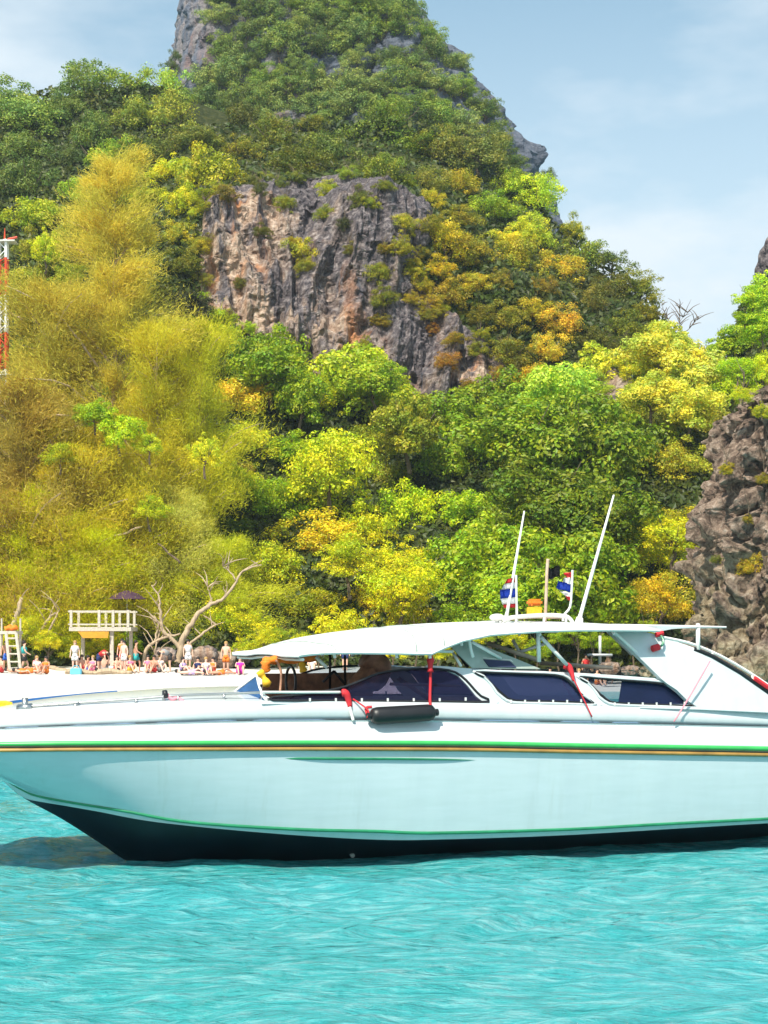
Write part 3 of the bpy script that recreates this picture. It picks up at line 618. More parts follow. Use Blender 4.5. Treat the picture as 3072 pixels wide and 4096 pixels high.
# undergrowth: leaves over the slope between the trees
def undergrowth():
    rg = np.random.default_rng(5); n = 150000; P = []
    px = rg.uniform(-60, 830, n); py = rg.uniform(90, 664, n); keep = []
    cols = []
    for i in range(n):
        x, y = px[i], py[i]
        if inpoly(x, y, ROCK_POLY) or inpoly(x, y, ROCK2): continue
        if y < np.interp(x, [q[0] for q in SKYL], [q[1] for q in SKYL])+14: continue
        Y = hill_at(x, y); p = W(x, y, Y); Xd, Yd, zd = np.array([p.x]), np.array([p.y]), np.array([p.z])
        keep.append((p.x, p.y, p.z))
    P = np.array(keep); fade = np.clip((P[:, 2]-1)/5, 0, 1); d = hill_disp(P[:, 0], P[:, 1], P[:, 2], np.zeros(len(P)))*fade
    P[:, 1] -= d+.35*np.abs(rg.normal(size=len(P))); P[:, 0] += .15*d
    Nn = rg.normal(size=P.shape)*.7+np.array([0, -.8, .7]); Nn /= np.linalg.norm(Nn, axis=1)[:, None]
    V, Fc = leaf_batch(P, Nn, (.14+.22*rg.random(len(P)))*(P[:, 1]/115)**.5, rg)
    o = obj('undergrowth', npmesh('undergrowth', V, Fc), M['leaf']); o.color = alb((78, 92, 28)); tag(o, 'tangled green undergrowth covering the slope between the trees', kind='stuff')
undergrowth()

# ---- labels for every tree: colour, size and landmark
LM = [(140, 70, 'on the skyline above the feathery casuarina'), (30, 100, 'on the skyline over the red and white mast'), (60, 180, 'on the high slope over the mast'), (200, 120, 'on the shoulder under the peak\'s shaded edge'), (330, 150, 'on the ledge over the bare cliff face'),
      (210, 200, 'at the upper corner of the bare cliff face'), (440, 165, 'on the crest between bare cliff and peak'), (540, 215, 'on the ridge beside the peak\'s bluish rock'), (610, 260, 'on the falling ridge line against the sky'), (440, 240, 'on the dark rock beside the bare cliff face'), (520, 270, 'in the brownish wood right of the cliff'),
      (480, 330, 'over the overhang at the cliff foot'), (570, 330, 'above the thin grey rock rib'), (640, 330, 'on the slope above the pale yellow tree'), (680, 390, 'beside the pale yellow tree at the saddle'), (750, 320, 'on the crag top by the rock pinnacle'), (745, 385, 'on top of the dark sea cliff'),
      (180, 280, 'in the dark hollow left of the cliff'), (250, 350, 'under the left foot of the cliff'), (260, 430, 'by the orange-leaved branches'), (350, 390, 'under the streaked cliff foot'), (410, 440, 'in the olive wood below the cliff'), (420, 500, 'by the deep shadow hollow mid slope'), (560, 400, 'below the grey rock rib'),
      (520, 470, 'in the deep green wood above the mast tips'), (610, 500, 'behind the tall right antenna'), (500, 590, 'behind the boat\'s first flag'), (570, 610, 'behind the flags on the boat roof'), (680, 450, 'between wood and sea cliff edge'), (670, 560, 'in the yellow strip against the sea cliff'), (400, 600, 'over the crest of the boat canopy'),
      (340, 500, 'in the yellow-green wood mid slope'), (280, 540, 'above the front tip of the canopy'), (290, 620, 'just over the canopy\'s front corner'), (220, 500, 'above the bleached branches'), (120, 420, 'among the casuarinas'), (30, 400, 'behind the casuarinas under the mast'), (60, 560, 'in the golden thicket by the platform'), (160, 600, 'behind the twisted driftwood tree'),
      (300, 30, 'high on the far peak'), (260, 90, 'on the left flank of the far peak'), (360, 90, 'on the middle of the far peak'), (450, 120, 'on the right flank of the far peak'), (400, 20, 'by the peak\'s right skyline')]
ORD = ['', 'second ', 'third ', 'fourth ', 'fifth ', 'sixth ', 'seventh ', 'eighth ', 'ninth ', 'tenth ', 'eleventh ', 'twelfth ', 'thirteenth ', 'fourteenth ']
bk = {}
for (t, x, y, c, k, r) in placed:
    if k == 'p': cand = [l for l in LM if 'peak' in l[2] and l[1] < 160 and 'shoulder' not in l[2]]
    elif k == 'h': cand = [(0, 640, 'on the sand by the lifeguard chair'), (90, 640, 'under the white platform'), (190, 640, 'at the roots of the driftwood tree'), (300, 640, 'seen under the canopy front'), (430, 640, 'seen through the boat cabin'), (560, 640, 'seen through the rear cabin opening'), (660, 640, 'beside the foot of the sea cliff')]
    elif k == 'q': cand = [(735, 470, 'on the upper half of the dark sea cliff'), (745, 560, 'on the lower half of the dark sea cliff'), (745, 400, 'on the rim of the dark sea cliff')]
    elif k == 'c': cand = [(300, 255, 'clinging to the streaked middle of the cliff'), (384, 305, 'hanging from the dark rock right of the streaks'), (340, 195, 'on the cliff\'s upper lip'), (215, 198, 'at the cliff\'s left shoulder'), (460, 350, 'on the broken rock at the cliff\'s right end')]
    else: cand = [l for l in LM if 'far peak' not in l[2]]
    l = min(cand, key=lambda q: (q[0]-x)**2+(q[1]-y)**2)
    noun = {'p': 'tree', 'h': 'bush', 'c': 'shrub', 'q': 'shrub'}.get(k, 'tree')
    size = ('tall ' if r > 3.3 else 'large ' if r > 2.7 else 'low ' if r < 1.9 else '') if noun == 'tree' else ('small ' if r < 1.0 else 'wide ' if noun == 'bush' else '')
    key = (size+cname(c)+' '+noun, l[2]); bk.setdefault(key, []).append((x, y, t, noun, k))
for (a, b), L in bk.items():
    L.sort(key=lambda q: q[0]); n = len(L)
    for i, (x, y, t, noun, k) in enumerate(L):
        q = a if n == 1 else ('leftmost '+a if i == 0 else 'rightmost '+a if i == n-1 else ORD[i]+a+' from left')
        if len((q+' '+b).split()) > 16: q = q.replace('small ', '').replace('large ', '').replace(' from left', '')
        tag(t, q+' '+b, noun, {'p': 'trees on the far peak', 'h': 'bushes at the top of the beach', 'c': 'shrubs clinging to the cliff', 'q': 'shrubs on the sea cliff'}.get(k, 'trees on the jungle slope'))

# bare twisted tree at the beach, dead snags, fallen branches
def limb_tree(name, Y, limbs, mat, label, cat='tree', twigs=0, seed=1):
    b = W(*limbs[0][0][:2], Y); t = empty(name, b); tag(t, label, cat); bm = bmesh.new(); r = random.Random(seed)
    for L in limbs:
        pts = [W(p[0], p[1], Y+(p[3] if len(p) > 3 else 0))-b for p in L]; rad = [p[2]*.78*Y/F for p in L]
        sp = smoothpts(pts, 4); rr = [float(np.interp(i/4, range(len(rad)), rad)) for i in range(len(sp))]
        sp = [p+Vector((r.uniform(-1, 1), r.uniform(-1, 1), r.uniform(-1, 1)))*.04 for p in sp]
        tube(bm, sp, rr, 7)
        if twigs:
            for _ in range(twigs):
                i = r.randrange(len(sp)//2, len(sp)); q = sp[i]; d = Vector((r.uniform(-1, 1), r.uniform(-.6, .6), r.uniform(.1, 1))).normalized(); l = r.uniform(.5, 1.7)
                tube(bm, smoothpts([q, q+d*l*.5+Vector((0, 0, .1)), q+d*l+Vector((r.uniform(-.3, .3), 0, 0))], 2), [.05, .04, .03, .02, .01], 4)
    obj('trunk', B2(bm, 'trunk'), mat, t, True); return t
limb_tree('driftwood_tree', 92, [[(177, 666, 5), (180, 654, 4.5), (182, 642, 4.2), (187, 631, 3.8), (192, 623, 3.2), (199, 613, 3), (212, 604, 2.4), (224, 598, 2), (236, 582, 1.6), (243, 571, 1.3), (262, 565, .8)],
    [(181, 650, 3), (171, 638, 2.6), (163, 630, 2.4), (161, 620, 1.9), (160, 608, 1.7), (159, 597, 1.2), (152, 585, .8)],
    [(143, 668, 2.6), (145, 652, 2.4), (154, 642, 2), (168, 637, 1.7), (180, 634, 1)], [(154, 642, 1.4), (157, 632, 1.2), (158, 622, .8)], [(155, 668, 1.3), (155, 655, 1.2), (156, 642, 1)],
    [(184, 650, 2), (195, 640, 1.8), (207, 630, 1.6), (216, 625, 1)], [(236, 580, 1.2), (228, 570, .9), (222, 566, .5)], [(212, 604, 1.1), (210, 594, .8), (207, 586, .5)]], M['palebark'], 'bare twisted tan tree with forked trunk leaning over the beach', twigs=5)
limb_tree('leaning_trunk', 91, [[(14, 640, 4.5), (14, 625, 4), (18, 612, 3.3), (21, 598, 2.4)]], M['palebark'], 'broken pale trunk leaning behind the lifeguard chair', twigs=2, seed=4)
limb_tree('leaning_trunk', 91.5, [[(36, 640, 2), (46, 622, 1.8), (56, 612, 1.4)], [(44, 640, 1.6), (52, 624, 1.4), (60, 610, 1.)]], M['palebark'], 'thin pale stems leaning in the shade between chair and platform', twigs=3, seed=5)
limb_tree('dead_tree', 138, [[(676, 345, .9), (678, 335, .8), (680, 320, .6), (679, 306, .3)], [(678, 335, .5), (690, 328, .4), (698, 318, .2)], [(677, 330, .5), (668, 320, .4), (662, 305, .2)], [(679, 322, .3), (688, 312, .2)]], M['bark'], 'leafless grey tree on the saddle skyline', twigs=8, seed=6)
limb_tree('fallen_branch', 95, [[(113, 536, 1), (128, 532, 1.6), (143, 526, 1.2)]], M['palebark'], 'pale straight dead branch caught in the casuarinas', 'branch', seed=7)
limb_tree('fallen_branch', 94.5, [[(158, 543, 1), (168, 552, 1.6), (181, 563, 1.5)]], M['bark'], 'dark crooked branch in the straw-coloured casuarina', 'branch', seed=8)
limb_tree('fallen_branch', 104, [[(176, 416, .8), (190, 408, 1.2), (206, 400, .9)]], M['palebark'], 'bleached branch sticking out below the cliff\'s left foot', 'branch', seed=9)

# ------------------------------------------------------------------ beach furniture, mast, boulders
def mast():
    Y = 101.0; t = empty('signal_mast', (W(3, 600, Y).x, Y, 1.0)); tag(t, 'red and white banded lattice mast with two small platforms at the left edge', 'mast')
    z0, z1 = 0, W(3, 240, Y).z-1.0; s = .24; k = 0; zz = z0; H = 2.35
    while zz < z1:
        ze = min(z1, zz+H); bm = bmesh.new()
        for sx in (-s, s):
            for sy in (-s, s): tube(bm, [(sx, sy, zz), (sx, sy, ze)], .085, 6)
        q = zz; f = 1
        while q < ze-.01:
            e = min(ze, q+.5)
            for sy in (-s, s): tube(bm, [(-s*f, sy, q), (s*f, sy, e)], .03, 5)
            for sx in (-s, s): tube(bm, [(sx, -s*f, q), (sx, s*f, e)], .03, 5)
            q = e; f = -f
        obj('mast_section', B2(bm, 'mast_section'), M['mast_red'] if k % 2 == 0 else M['flag_white'], t); zz = ze; k += 1
    for zp in (z1-.1, W(3, 375, Y).z-1.0):
        bm = bmesh.new(); bx(bm, -.75, .85, -.5, .5, zp-.06, zp)
        obj('platform', B2(bm, 'platform'), M['pole'], t)
    bm = bmesh.new(); tube(bm, [(.1, 0, z1), (.12, 0, z1+.75)], [.07, .02], 6); tube(bm, [(.3, 0, z1+.05), (.9, 0, z1+.18)], .07, 6); obj('lamp_arm', B2(bm, 'lamp_arm'), M['mast_red'], t)
mast()
def platform():
    Y = 90.; u = Y/F; O = W(100, 631, Y); gz = float(beach_z(np.array(O.x), np.array(Y))); t = empty('viewing_platform', (O.x, Y, gz)); tag(t, 'white railed wooden platform raised on one post above the beach', 'platform')
    X = lambda px: (px-100)*u; Z = lambda py: W(0, py, Y).z-gz
    bm = bmesh.new(); bx(bm, X(69), X(131), 0, 2.4, Z(631), Z(627)); obj('deck', B2(bm, 'deck'), M['rail_wood'], t)
    for px in (71, 99, 113, 128):
        for yy in (.05, 2.3):
            bm = bmesh.new(); bx(bm, X(px)-.07, X(px)+.07, yy-.07, yy+.07, Z(627), Z(610)); obj('post', B2(bm, 'post'), M['rail_wood'], t)
    for py, th in ((611, .07), (624, .05)):
        for yy in (.05, 2.3):
            bm = bmesh.new(); bx(bm, X(68), X(131), yy-.04+.0, yy+.04, Z(py)-th, Z(py)+th*.4); obj('rail', B2(bm, 'rail'), M['rail_wood'], t)
    for px in (111, 76, 125):
        for yy in ((.3,) if px == 111 else (2.1,)):
            bm = bmesh.new(); bx(bm, X(px)-.1, X(px)+.1, yy-.1, yy+.1, -.3, Z(631)); obj('leg', B2(bm, 'leg'), M['rail_wood'], t)
    bm = bmesh.new(); vs = [bm.verts.new((X(a), yy, Z(b))) for yy in (-.06, 0) for a, b in ((78, 631.5), (109, 631.5), (108, 638), (83, 638))]
    for f in ((0, 1, 2, 3), (7, 6, 5, 4), (0, 4, 5, 1), (1, 5, 6, 2), (2, 6, 7, 3), (3, 7, 4, 0)): bm.faces.new([vs[i] for i in f])
    obj('board', B2(bm, 'board'), M['sign'], t)
platform()
def guard_chair():
    Y = 87.; u = Y/F; O = W(8, 632, Y); gz = float(beach_z(np.array(O.x), np.array(Y))); t = empty('lifeguard_chair', (O.x, Y, gz)); tag(t, 'tall pale lifeguard chair with a sloping ladder at the left edge of the beach', 'chair')
    X = lambda px: (px-8)*u; Z = lambda py: W(0, py, Y).z-gz
    bm = bmesh.new(); bx(bm, X(-5), X(17), -.2, 1.4, Z(634), Z(631)); obj('seat', B2(bm, 'seat'), M['rail_wood'], t)
    for sx, fx in ((7, 14), (17, 25)):
        bm = bmesh.new(); tube(bm, [(X(sx), -.2, Z(633)), (X(fx), -.9, -.1)], .085, 6); obj('ladder_rail', B2(bm, 'ladder_rail'), M['rail_wood'], t)
    for k in range(5):
        f = (k+.7)/5.4; a = Vector((X(7), -.2, Z(633))).lerp(Vector((X(14), -.9, -.1)), f); b = Vector((X(17), -.2, Z(633))).lerp(Vector((X(25), -.9, -.1)), f)
        bm = bmesh.new(); tube(bm, [a, b], .055, 6); obj('rung', B2(bm, 'rung'), M['rail_wood'], t)
    for sx, yy in ((-4, 1.3), (15, 1.3), (-4, -.1)):
        bm = bmesh.new(); tube(bm, [(X(sx), yy, Z(632)), (X(sx)-.15, yy+.2, -.1)], .08, 6); obj('leg', B2(bm, 'leg'), M['rail_wood'], t)
    for sx in (-4, 15):
        bm = bmesh.new(); tube(bm, [(X(sx), 1.3, Z(632)), (X(sx), 1.3, Z(618))], .05, 6); obj('back_post', B2(bm, 'back_post'), M['rail_wood'], t)
    bm = bmesh.new(); bmesh.ops.create_icosphere(bm, subdivisions=3, radius=1, matrix=Matrix.Translation((O.x+X(10), Y+.3, gz+Z(628))) @ Matrix.Diagonal((.4, .3, .17, 1)))
    for v in bm.verts: v.co += Vector((0, 0, .04*math.sin(v.co.x*19)))
    tag(obj('life_vest', B2(bm, 'life_vest'), M['life']), 'orange life vest lying on the seat of the lifeguard chair', 'life vest')
guard_chair()
def parasol(px, py, Y, r, mat, label):
    O = W(px, py, Y); g = 1.05; t = empty('beach_parasol', (O.x, Y, g)); tag(t, label, 'parasol', 'beach parasols'); h = O.z-g
    bm = bmesh.new(); tube(bm, [(0, 0, -.3), (0, 0, h)], .03, 6); obj('pole', B2(bm, 'pole'), M['rail_wood'], t)
    bm = bmesh.new(); n = 10; top = bm.verts.new((0, 0, h+.05)); A = [bm.verts.new((r*.6*math.cos(i*2*math.pi/n), r*.6*math.sin(i*2*math.pi/n), h-.14*r)) for i in range(n)]
    Bq = [bm.verts.new((r*math.cos(i*2*math.pi/n), r*math.sin(i*2*math.pi/n), h-.42*r)) for i in range(n)]
    for i in range(n): bm.faces.new((top, A[i], A[(i+1) % n])); bm.faces.new((A[i], Bq[i], Bq[(i+1) % n], A[(i+1) % n]))
    bmesh.ops.solidify(bm, geom=bm.faces[:], thickness=.02); obj('shade', B2(bm, 'shade'), mat, t)
parasol(127, 591, 93.2, 1.15, simple('plum_canvas', (.14, .07, .11), .8), 'dark plum parasol high among the leaves over the platform')
def boulder(px, py, Y, s, label, seed, mat=None):
    r = random.Random(seed); O = W(px, py, Y); bm = bmesh.new(); bmesh.ops.create_icosphere(bm, subdivisions=4, radius=1)
    A = np.array([v.co[:] for v in bm.verts]); n = .32*ridged(A[:, 0]*1.1+seed, A[:, 1]*1.1, A[:, 2]*1.1, 4, seed)+.2*noise(A[:, 0]*4, A[:, 1]*4, A[:, 2]*4, seed)
    for v, k in zip(bm.verts, n): v.co *= .8+.45*k; v.co = Vector((v.co.x*s[0], v.co.y*s[1], v.co.z*s[2]))
    o = obj('boulder', B2(bm, 'boulder'), mat or M['rock']); o.location = (O.x, Y, O.z); tag(o, label, 'boulder', 'boulders at the cliff foot'); return o
bl = [(668, 668, 80, (.9, .7, .6), 'round brown boulder seen just ahead of the boat\'s side fin'), (651, 672, 79, (.6, .5, .45), 'small brown boulder beside the rear cabin opening'), (690, 660, 78, (1.2, .9, .9), 'tall brown boulder standing against the sea cliff foot'), (712, 672, 76.5, (1.1, .9, .8), 'dark boulder behind the fin rail'), (740, 676, 76, (1.3, 1, 1.1), 'broad dark boulder behind the rail\'s lower half'), (764, 668, 76, (1.1, 1, 1.5), 'upright dark boulder at the right picture edge'), (726, 650, 77, (.8, .6, 1.0), 'pale knobbly boulder above the fin rail'),
      (631, 671, 84, (.55, .5, .35), 'low rock on the sand inside the rear cabin opening'), (610, 668, 88, (.7, .5, .4), 'flat rock between bathers beyond the cabin'), (204, 656, 90.5, (.9, .6, .6), 'brown rock right of the driftwood tree roots'), (222, 660, 91, (1.1, .6, .55), 'wide brown rock between driftwood tree and canopy'), (165, 655, 91, (.8, .5, .5), 'rock in the shade under the driftwood arch'), (243, 655, 91.5, (.7, .5, .55), 'brown rock next to the canopy\'s front corner')]
for i, (a, b, Y, s, l) in enumerate(bl): boulder(a, b, Y, s, l, 30+i, M['rock_dark'] if a > 640 else None)
for i, (x0, x1, y, Y, l) in enumerate([(44, 66, 660, 89, 'pale driftwood log behind the seated bathers near the lifeguard chair'), (66, 98, 669, 86, 'long bleached log lying across the sand below the platform'), (98, 132, 672, 85.5, 'bleached log in front of the sunbathers under the platform')]):
    bm = bmesh.new(); a, b = W(x0, y, Y), W(x1, y+1, Y-.5); a.z = float(beach_z(np.array(a.x), np.array(a.y)))+.12; b.z = float(beach_z(np.array(b.x), np.array(b.y)))+.1
    tube(bm, smoothpts([a, a.lerp(b, .35)+Vector((0, 0, .08)), a.lerp(b, .7)+Vector((0, 0, -.02)), b], 3), [.16, .17, .16, .15, .16, .14, .13, .12, .1, .09], 7); tag(obj('driftwood_log', B2(bm, 'driftwood_log'), M['palebark']), l, 'log', 'driftwood logs on the sand')

# ------------------------------------------------------------------ sea air
def haze():
    bm = bmesh.new(); bx(bm, -1200, 1200, -60, 1200, -4, 118); o = obj('haze', B2(bm, 'haze')); m = bpy.data.materials.new('sea_haze'); m.use_nodes = True; t = m.node_tree; t.nodes.clear()
    ou = t.nodes.new('ShaderNodeOutputMaterial'); v = t.nodes.new('ShaderNodeVolumePrincipled'); v.inputs['Color'].default_value = (.72, .86, 1, 1); v.inputs['Density'].default_value = .00022; v.inputs['Anisotropy'].default_value = .1
    t.links.new(v.outputs[0], ou.inputs['Volume']); o.data.materials.append(m); tag(o, kind='stuff')
haze()
# ------------------------------------------------------------------ people on the beach
skin = {}
def skinmat(i):
    c = [(.55, .28, .18), (.68, .40, .28), (.36, .18, .10), (.72, .46, .36)][i % 4]
    if i % 4 not in skin: skin[i % 4] = simple('skin', c, .6, var=.06)
    return skin[i % 4]
hairm = [simple('dark_hair', (.02, .013, .01), .7), simple('fair_hair', (.4, .24, .08), .7)]
def body_mesh(pose):
    J = {'hip': (0, 0, .93), 'waist': (0, 0, 1.08), 'chest': (0, 0, 1.32), 'neck': (0, 0, 1.48), 'head': (0, -.02, 1.57), 'crown': (0, -.01, 1.70),
         'shl': (.17, 0, 1.42), 'ell': (.24, .02, 1.14), 'wrl': (.25, -.06, .9), 'hal': (.25, -.09, .8), 'shr': (-.17, 0, 1.42), 'elr': (-.24, .02, 1.14), 'wrr': (-.25, -.06, .9), 'har': (-.25, -.09, .8),
         'hil': (.09, 0, .88), 'knl': (.1, -.02, .48), 'anl': (.1, .02, .08), 'tol': (.11, -.16, .03), 'hir': (-.09, 0, .88), 'knr': (-.1, -.02, .48), 'anr': (-.1, .02, .08), 'tor': (-.11, -.16, .03)}
    if pose == 'walk': J.update(knl=(.1, -.2, .5), anl=(.1, -.16, .09), tol=(.1, -.34, .05), knr=(-.1, .05, .47), anr=(-.1, .32, .14), tor=(-.1, .2, .03), ell=(.24, .16, 1.17), wrl=(.25, .12, .93), hal=(.25, .08, .84), elr=(-.24, -.1, 1.15), wrr=(-.22, -.3, 1.02), har=(-.21, -.38, .99))
    if pose == 'bend': J.update(waist=(0, -.1, 1.03), chest=(0, -.34, 1.12), neck=(0, -.5, 1.12), head=(0, -.58, 1.06), crown=(0, -.66, .98), shl=(.17, -.42, 1.12), shr=(-.17, -.42, 1.12), ell=(.2, -.48, .84), elr=(-.2, -.48, .84), wrl=(.16, -.55, .6), wrr=(-.16, -.55, .6), hal=(.15, -.57, .5), har=(-.15, -.57, .5))
    if pose == 'sit':
        J = {k: (v[0], v[1], v[2]-.80) for k, v in J.items()}
        J.update(hip=(0, .02, .13), waist=(0, .05, .27), chest=(0, .03, .52), neck=(0, .0, .68), hil=(.1, 0, .12), hir=(-.1, 0, .12), knl=(.14, -.33, .45), knr=(-.14, -.33, .45), anl=(.12, -.58, .08), anr=(-.12, -.58, .08), tol=(.12, -.75, .04), tor=(-.12, -.75, .04), ell=(.24, -.08, .42), elr=(-.24, -.08, .42), wrl=(.15, -.3, .46), wrr=(-.15, -.3, .46), hal=(.1, -.38, .48), har=(-.1, -.38, .48))
    if pose == 'lie':
        J = {k: (v[0], v[2]-.9, .14-v[1]*.6) for k, v in J.items()}
        J.update(crown=(0, .82, .24), head=(0, .68, .2), knl=(.1, -.38, .36), anl=(.1, -.72, .1), tol=(.1, -.85, .08), hal=(.25, -.1, .05), har=(-.25, -.1, .05))
    E = [('hip', 'waist'), ('waist', 'chest'), ('chest', 'neck'), ('neck', 'head'), ('head', 'crown')]
    for s in 'lr': E += [('chest', 'sh'+s), ('sh'+s, 'el'+s), ('el'+s, 'wr'+s), ('wr'+s, 'ha'+s), ('hip', 'hi'+s), ('hi'+s, 'kn'+s), ('kn'+s, 'an'+s), ('an'+s, 'to'+s)]
    RD = {'hip': .13, 'waist': .115, 'chest': .14, 'neck': .055, 'head': .085, 'crown': .07, 'sh': .06, 'el': .042, 'wr': .03, 'ha': .03, 'hi': .095, 'kn': .06, 'an': .04, 'to': .03}
    ks = list(J); me = bpy.data.meshes.new('body'); me.from_pydata([J[k] for k in ks], [(ks.index(a), ks.index(b)) for a, b in E], [])
    o = bpy.data.objects.new('tmp', me); C.objects.link(o); md = o.modifiers.new('s', 'SKIN')
    for i, k in enumerate(ks):
        r = RD.get(k, RD.get(k[:2], .05)); me.skin_vertices[0].data[i].radius = (r, r)
        me.skin_vertices[0].data[i].use_root = (k == 'hip')
    sb = o.modifiers.new('u', 'SUBSURF'); sb.levels = 1; sb.render_levels = 1
    dg = bpy.context.evaluated_depsgraph_get(); m2 = bpy.data.meshes.new_from_object(o.evaluated_get(dg)); bpy.data.objects.remove(o); m2.name = 'body'
    return m2, J
def cloth(name, pts, rads):
    bm = bmesh.new(); tube(bm, pts, rads, 10); return B2(bm, name)
BODY = {}
for pz in ('stand', 'walk', 'bend', 'sit', 'lie'):
    m, J = body_mesh(pz); V = {k: Vector(v) for k, v in J.items()}
    sh = bmesh.new()
    tube(sh, [V['hip'].lerp(V['waist'], .7), V['hip'], V['hip'].lerp((V['hil']+V['hir'])/2, .9)], [.135, .155, .15], 10)
    for s in 'lr': tube(sh, [V['hi'+s]+(V['hip']-V['hi'+s])*.2, V['hi'+s].lerp(V['kn'+s], .55)], [.115, .105], 8)
    tp = bmesh.new(); tube(tp, [V['waist'].lerp(V['hip'], .3), V['chest'], V['chest'].lerp(V['neck'], .75)], [.135, .17, .1], 10)
    for s in 'lr': tube(tp, [V['chest'].lerp(V['sh'+s], .6), V['sh'+s].lerp(V['el'+s], .5)], [.08, .065], 8)
    hr = bmesh.new(); d = (V['crown']-V['head']).normalized(); bmesh.ops.create_icosphere(hr, subdivisions=2, radius=.105, matrix=Matrix.Translation(V['crown'].lerp(V['head'], .45)+(Vector((0, .03, .02)) if pz != 'lie' else Vector((0, .03, .0)))))
    fc = bmesh.new(); q = V['head'].lerp(V['crown'], .25)+(Vector((0, -.085, 0)) if pz != 'lie' else Vector((0, 0, .09))); bmesh.ops.create_icosphere(fc, subdivisions=1, radius=.022, matrix=Matrix.Translation(q))
    BODY[pz] = (m, B2(sh, 'shorts'), B2(tp, 'top'), B2(hr, 'hair'), B2(fc, 'nose'))
clothm = {}
def cm(n, c):
    if n not in clothm: clothm[n] = simple(n+'_cloth', c, .8, var=.06)
    return clothm[n]
CC = {'red': (.6, .03, .03), 'orange': (.75, .2, .02), 'white': (.75, .75, .75), 'black': (.02, .02, .02), 'blue': (.03, .12, .5), 'teal': (.02, .35, .35), 'pink': (.75, .2, .35), 'purple': (.25, .08, .4), 'magenta': (.6, .03, .4), 'lilac': (.5, .38, .7), 'yellow': (.75, .5, .03), 'navy': (.01, .02, .1), 'green': (.03, .3, .1), 'grey': (.3, .3, .3)}
def person(px, Y, pose, rz, shorts, top, hair, sk, label, z=None):
    X = (px-384)/F*Y; g = float(beach_z(np.array(X), np.array(Y)))+.02 if z is None else z
    t = empty('person', (X, Y, g), R(rz)); tag(t, label, 'person', 'people on the beach'); m = BODY[pose]
    def part(nm, me, mat):
        o = bpy.data.objects.new(nm, me.copy()); C.objects.link(o); o.parent = t; o.data.materials.clear(); o.data.materials.append(mat); o.data.polygons.foreach_set('use_smooth', [True]*len(o.data.polygons))
    part('body', m[0], skinmat(sk)); part('shorts', m[1], cm(shorts, CC[shorts]))
    if top: part('shirt', m[2], cm(top, CC[top]))
    part('hair', m[3], hairm[hair]); part('nose', m[4], skinmat(sk))
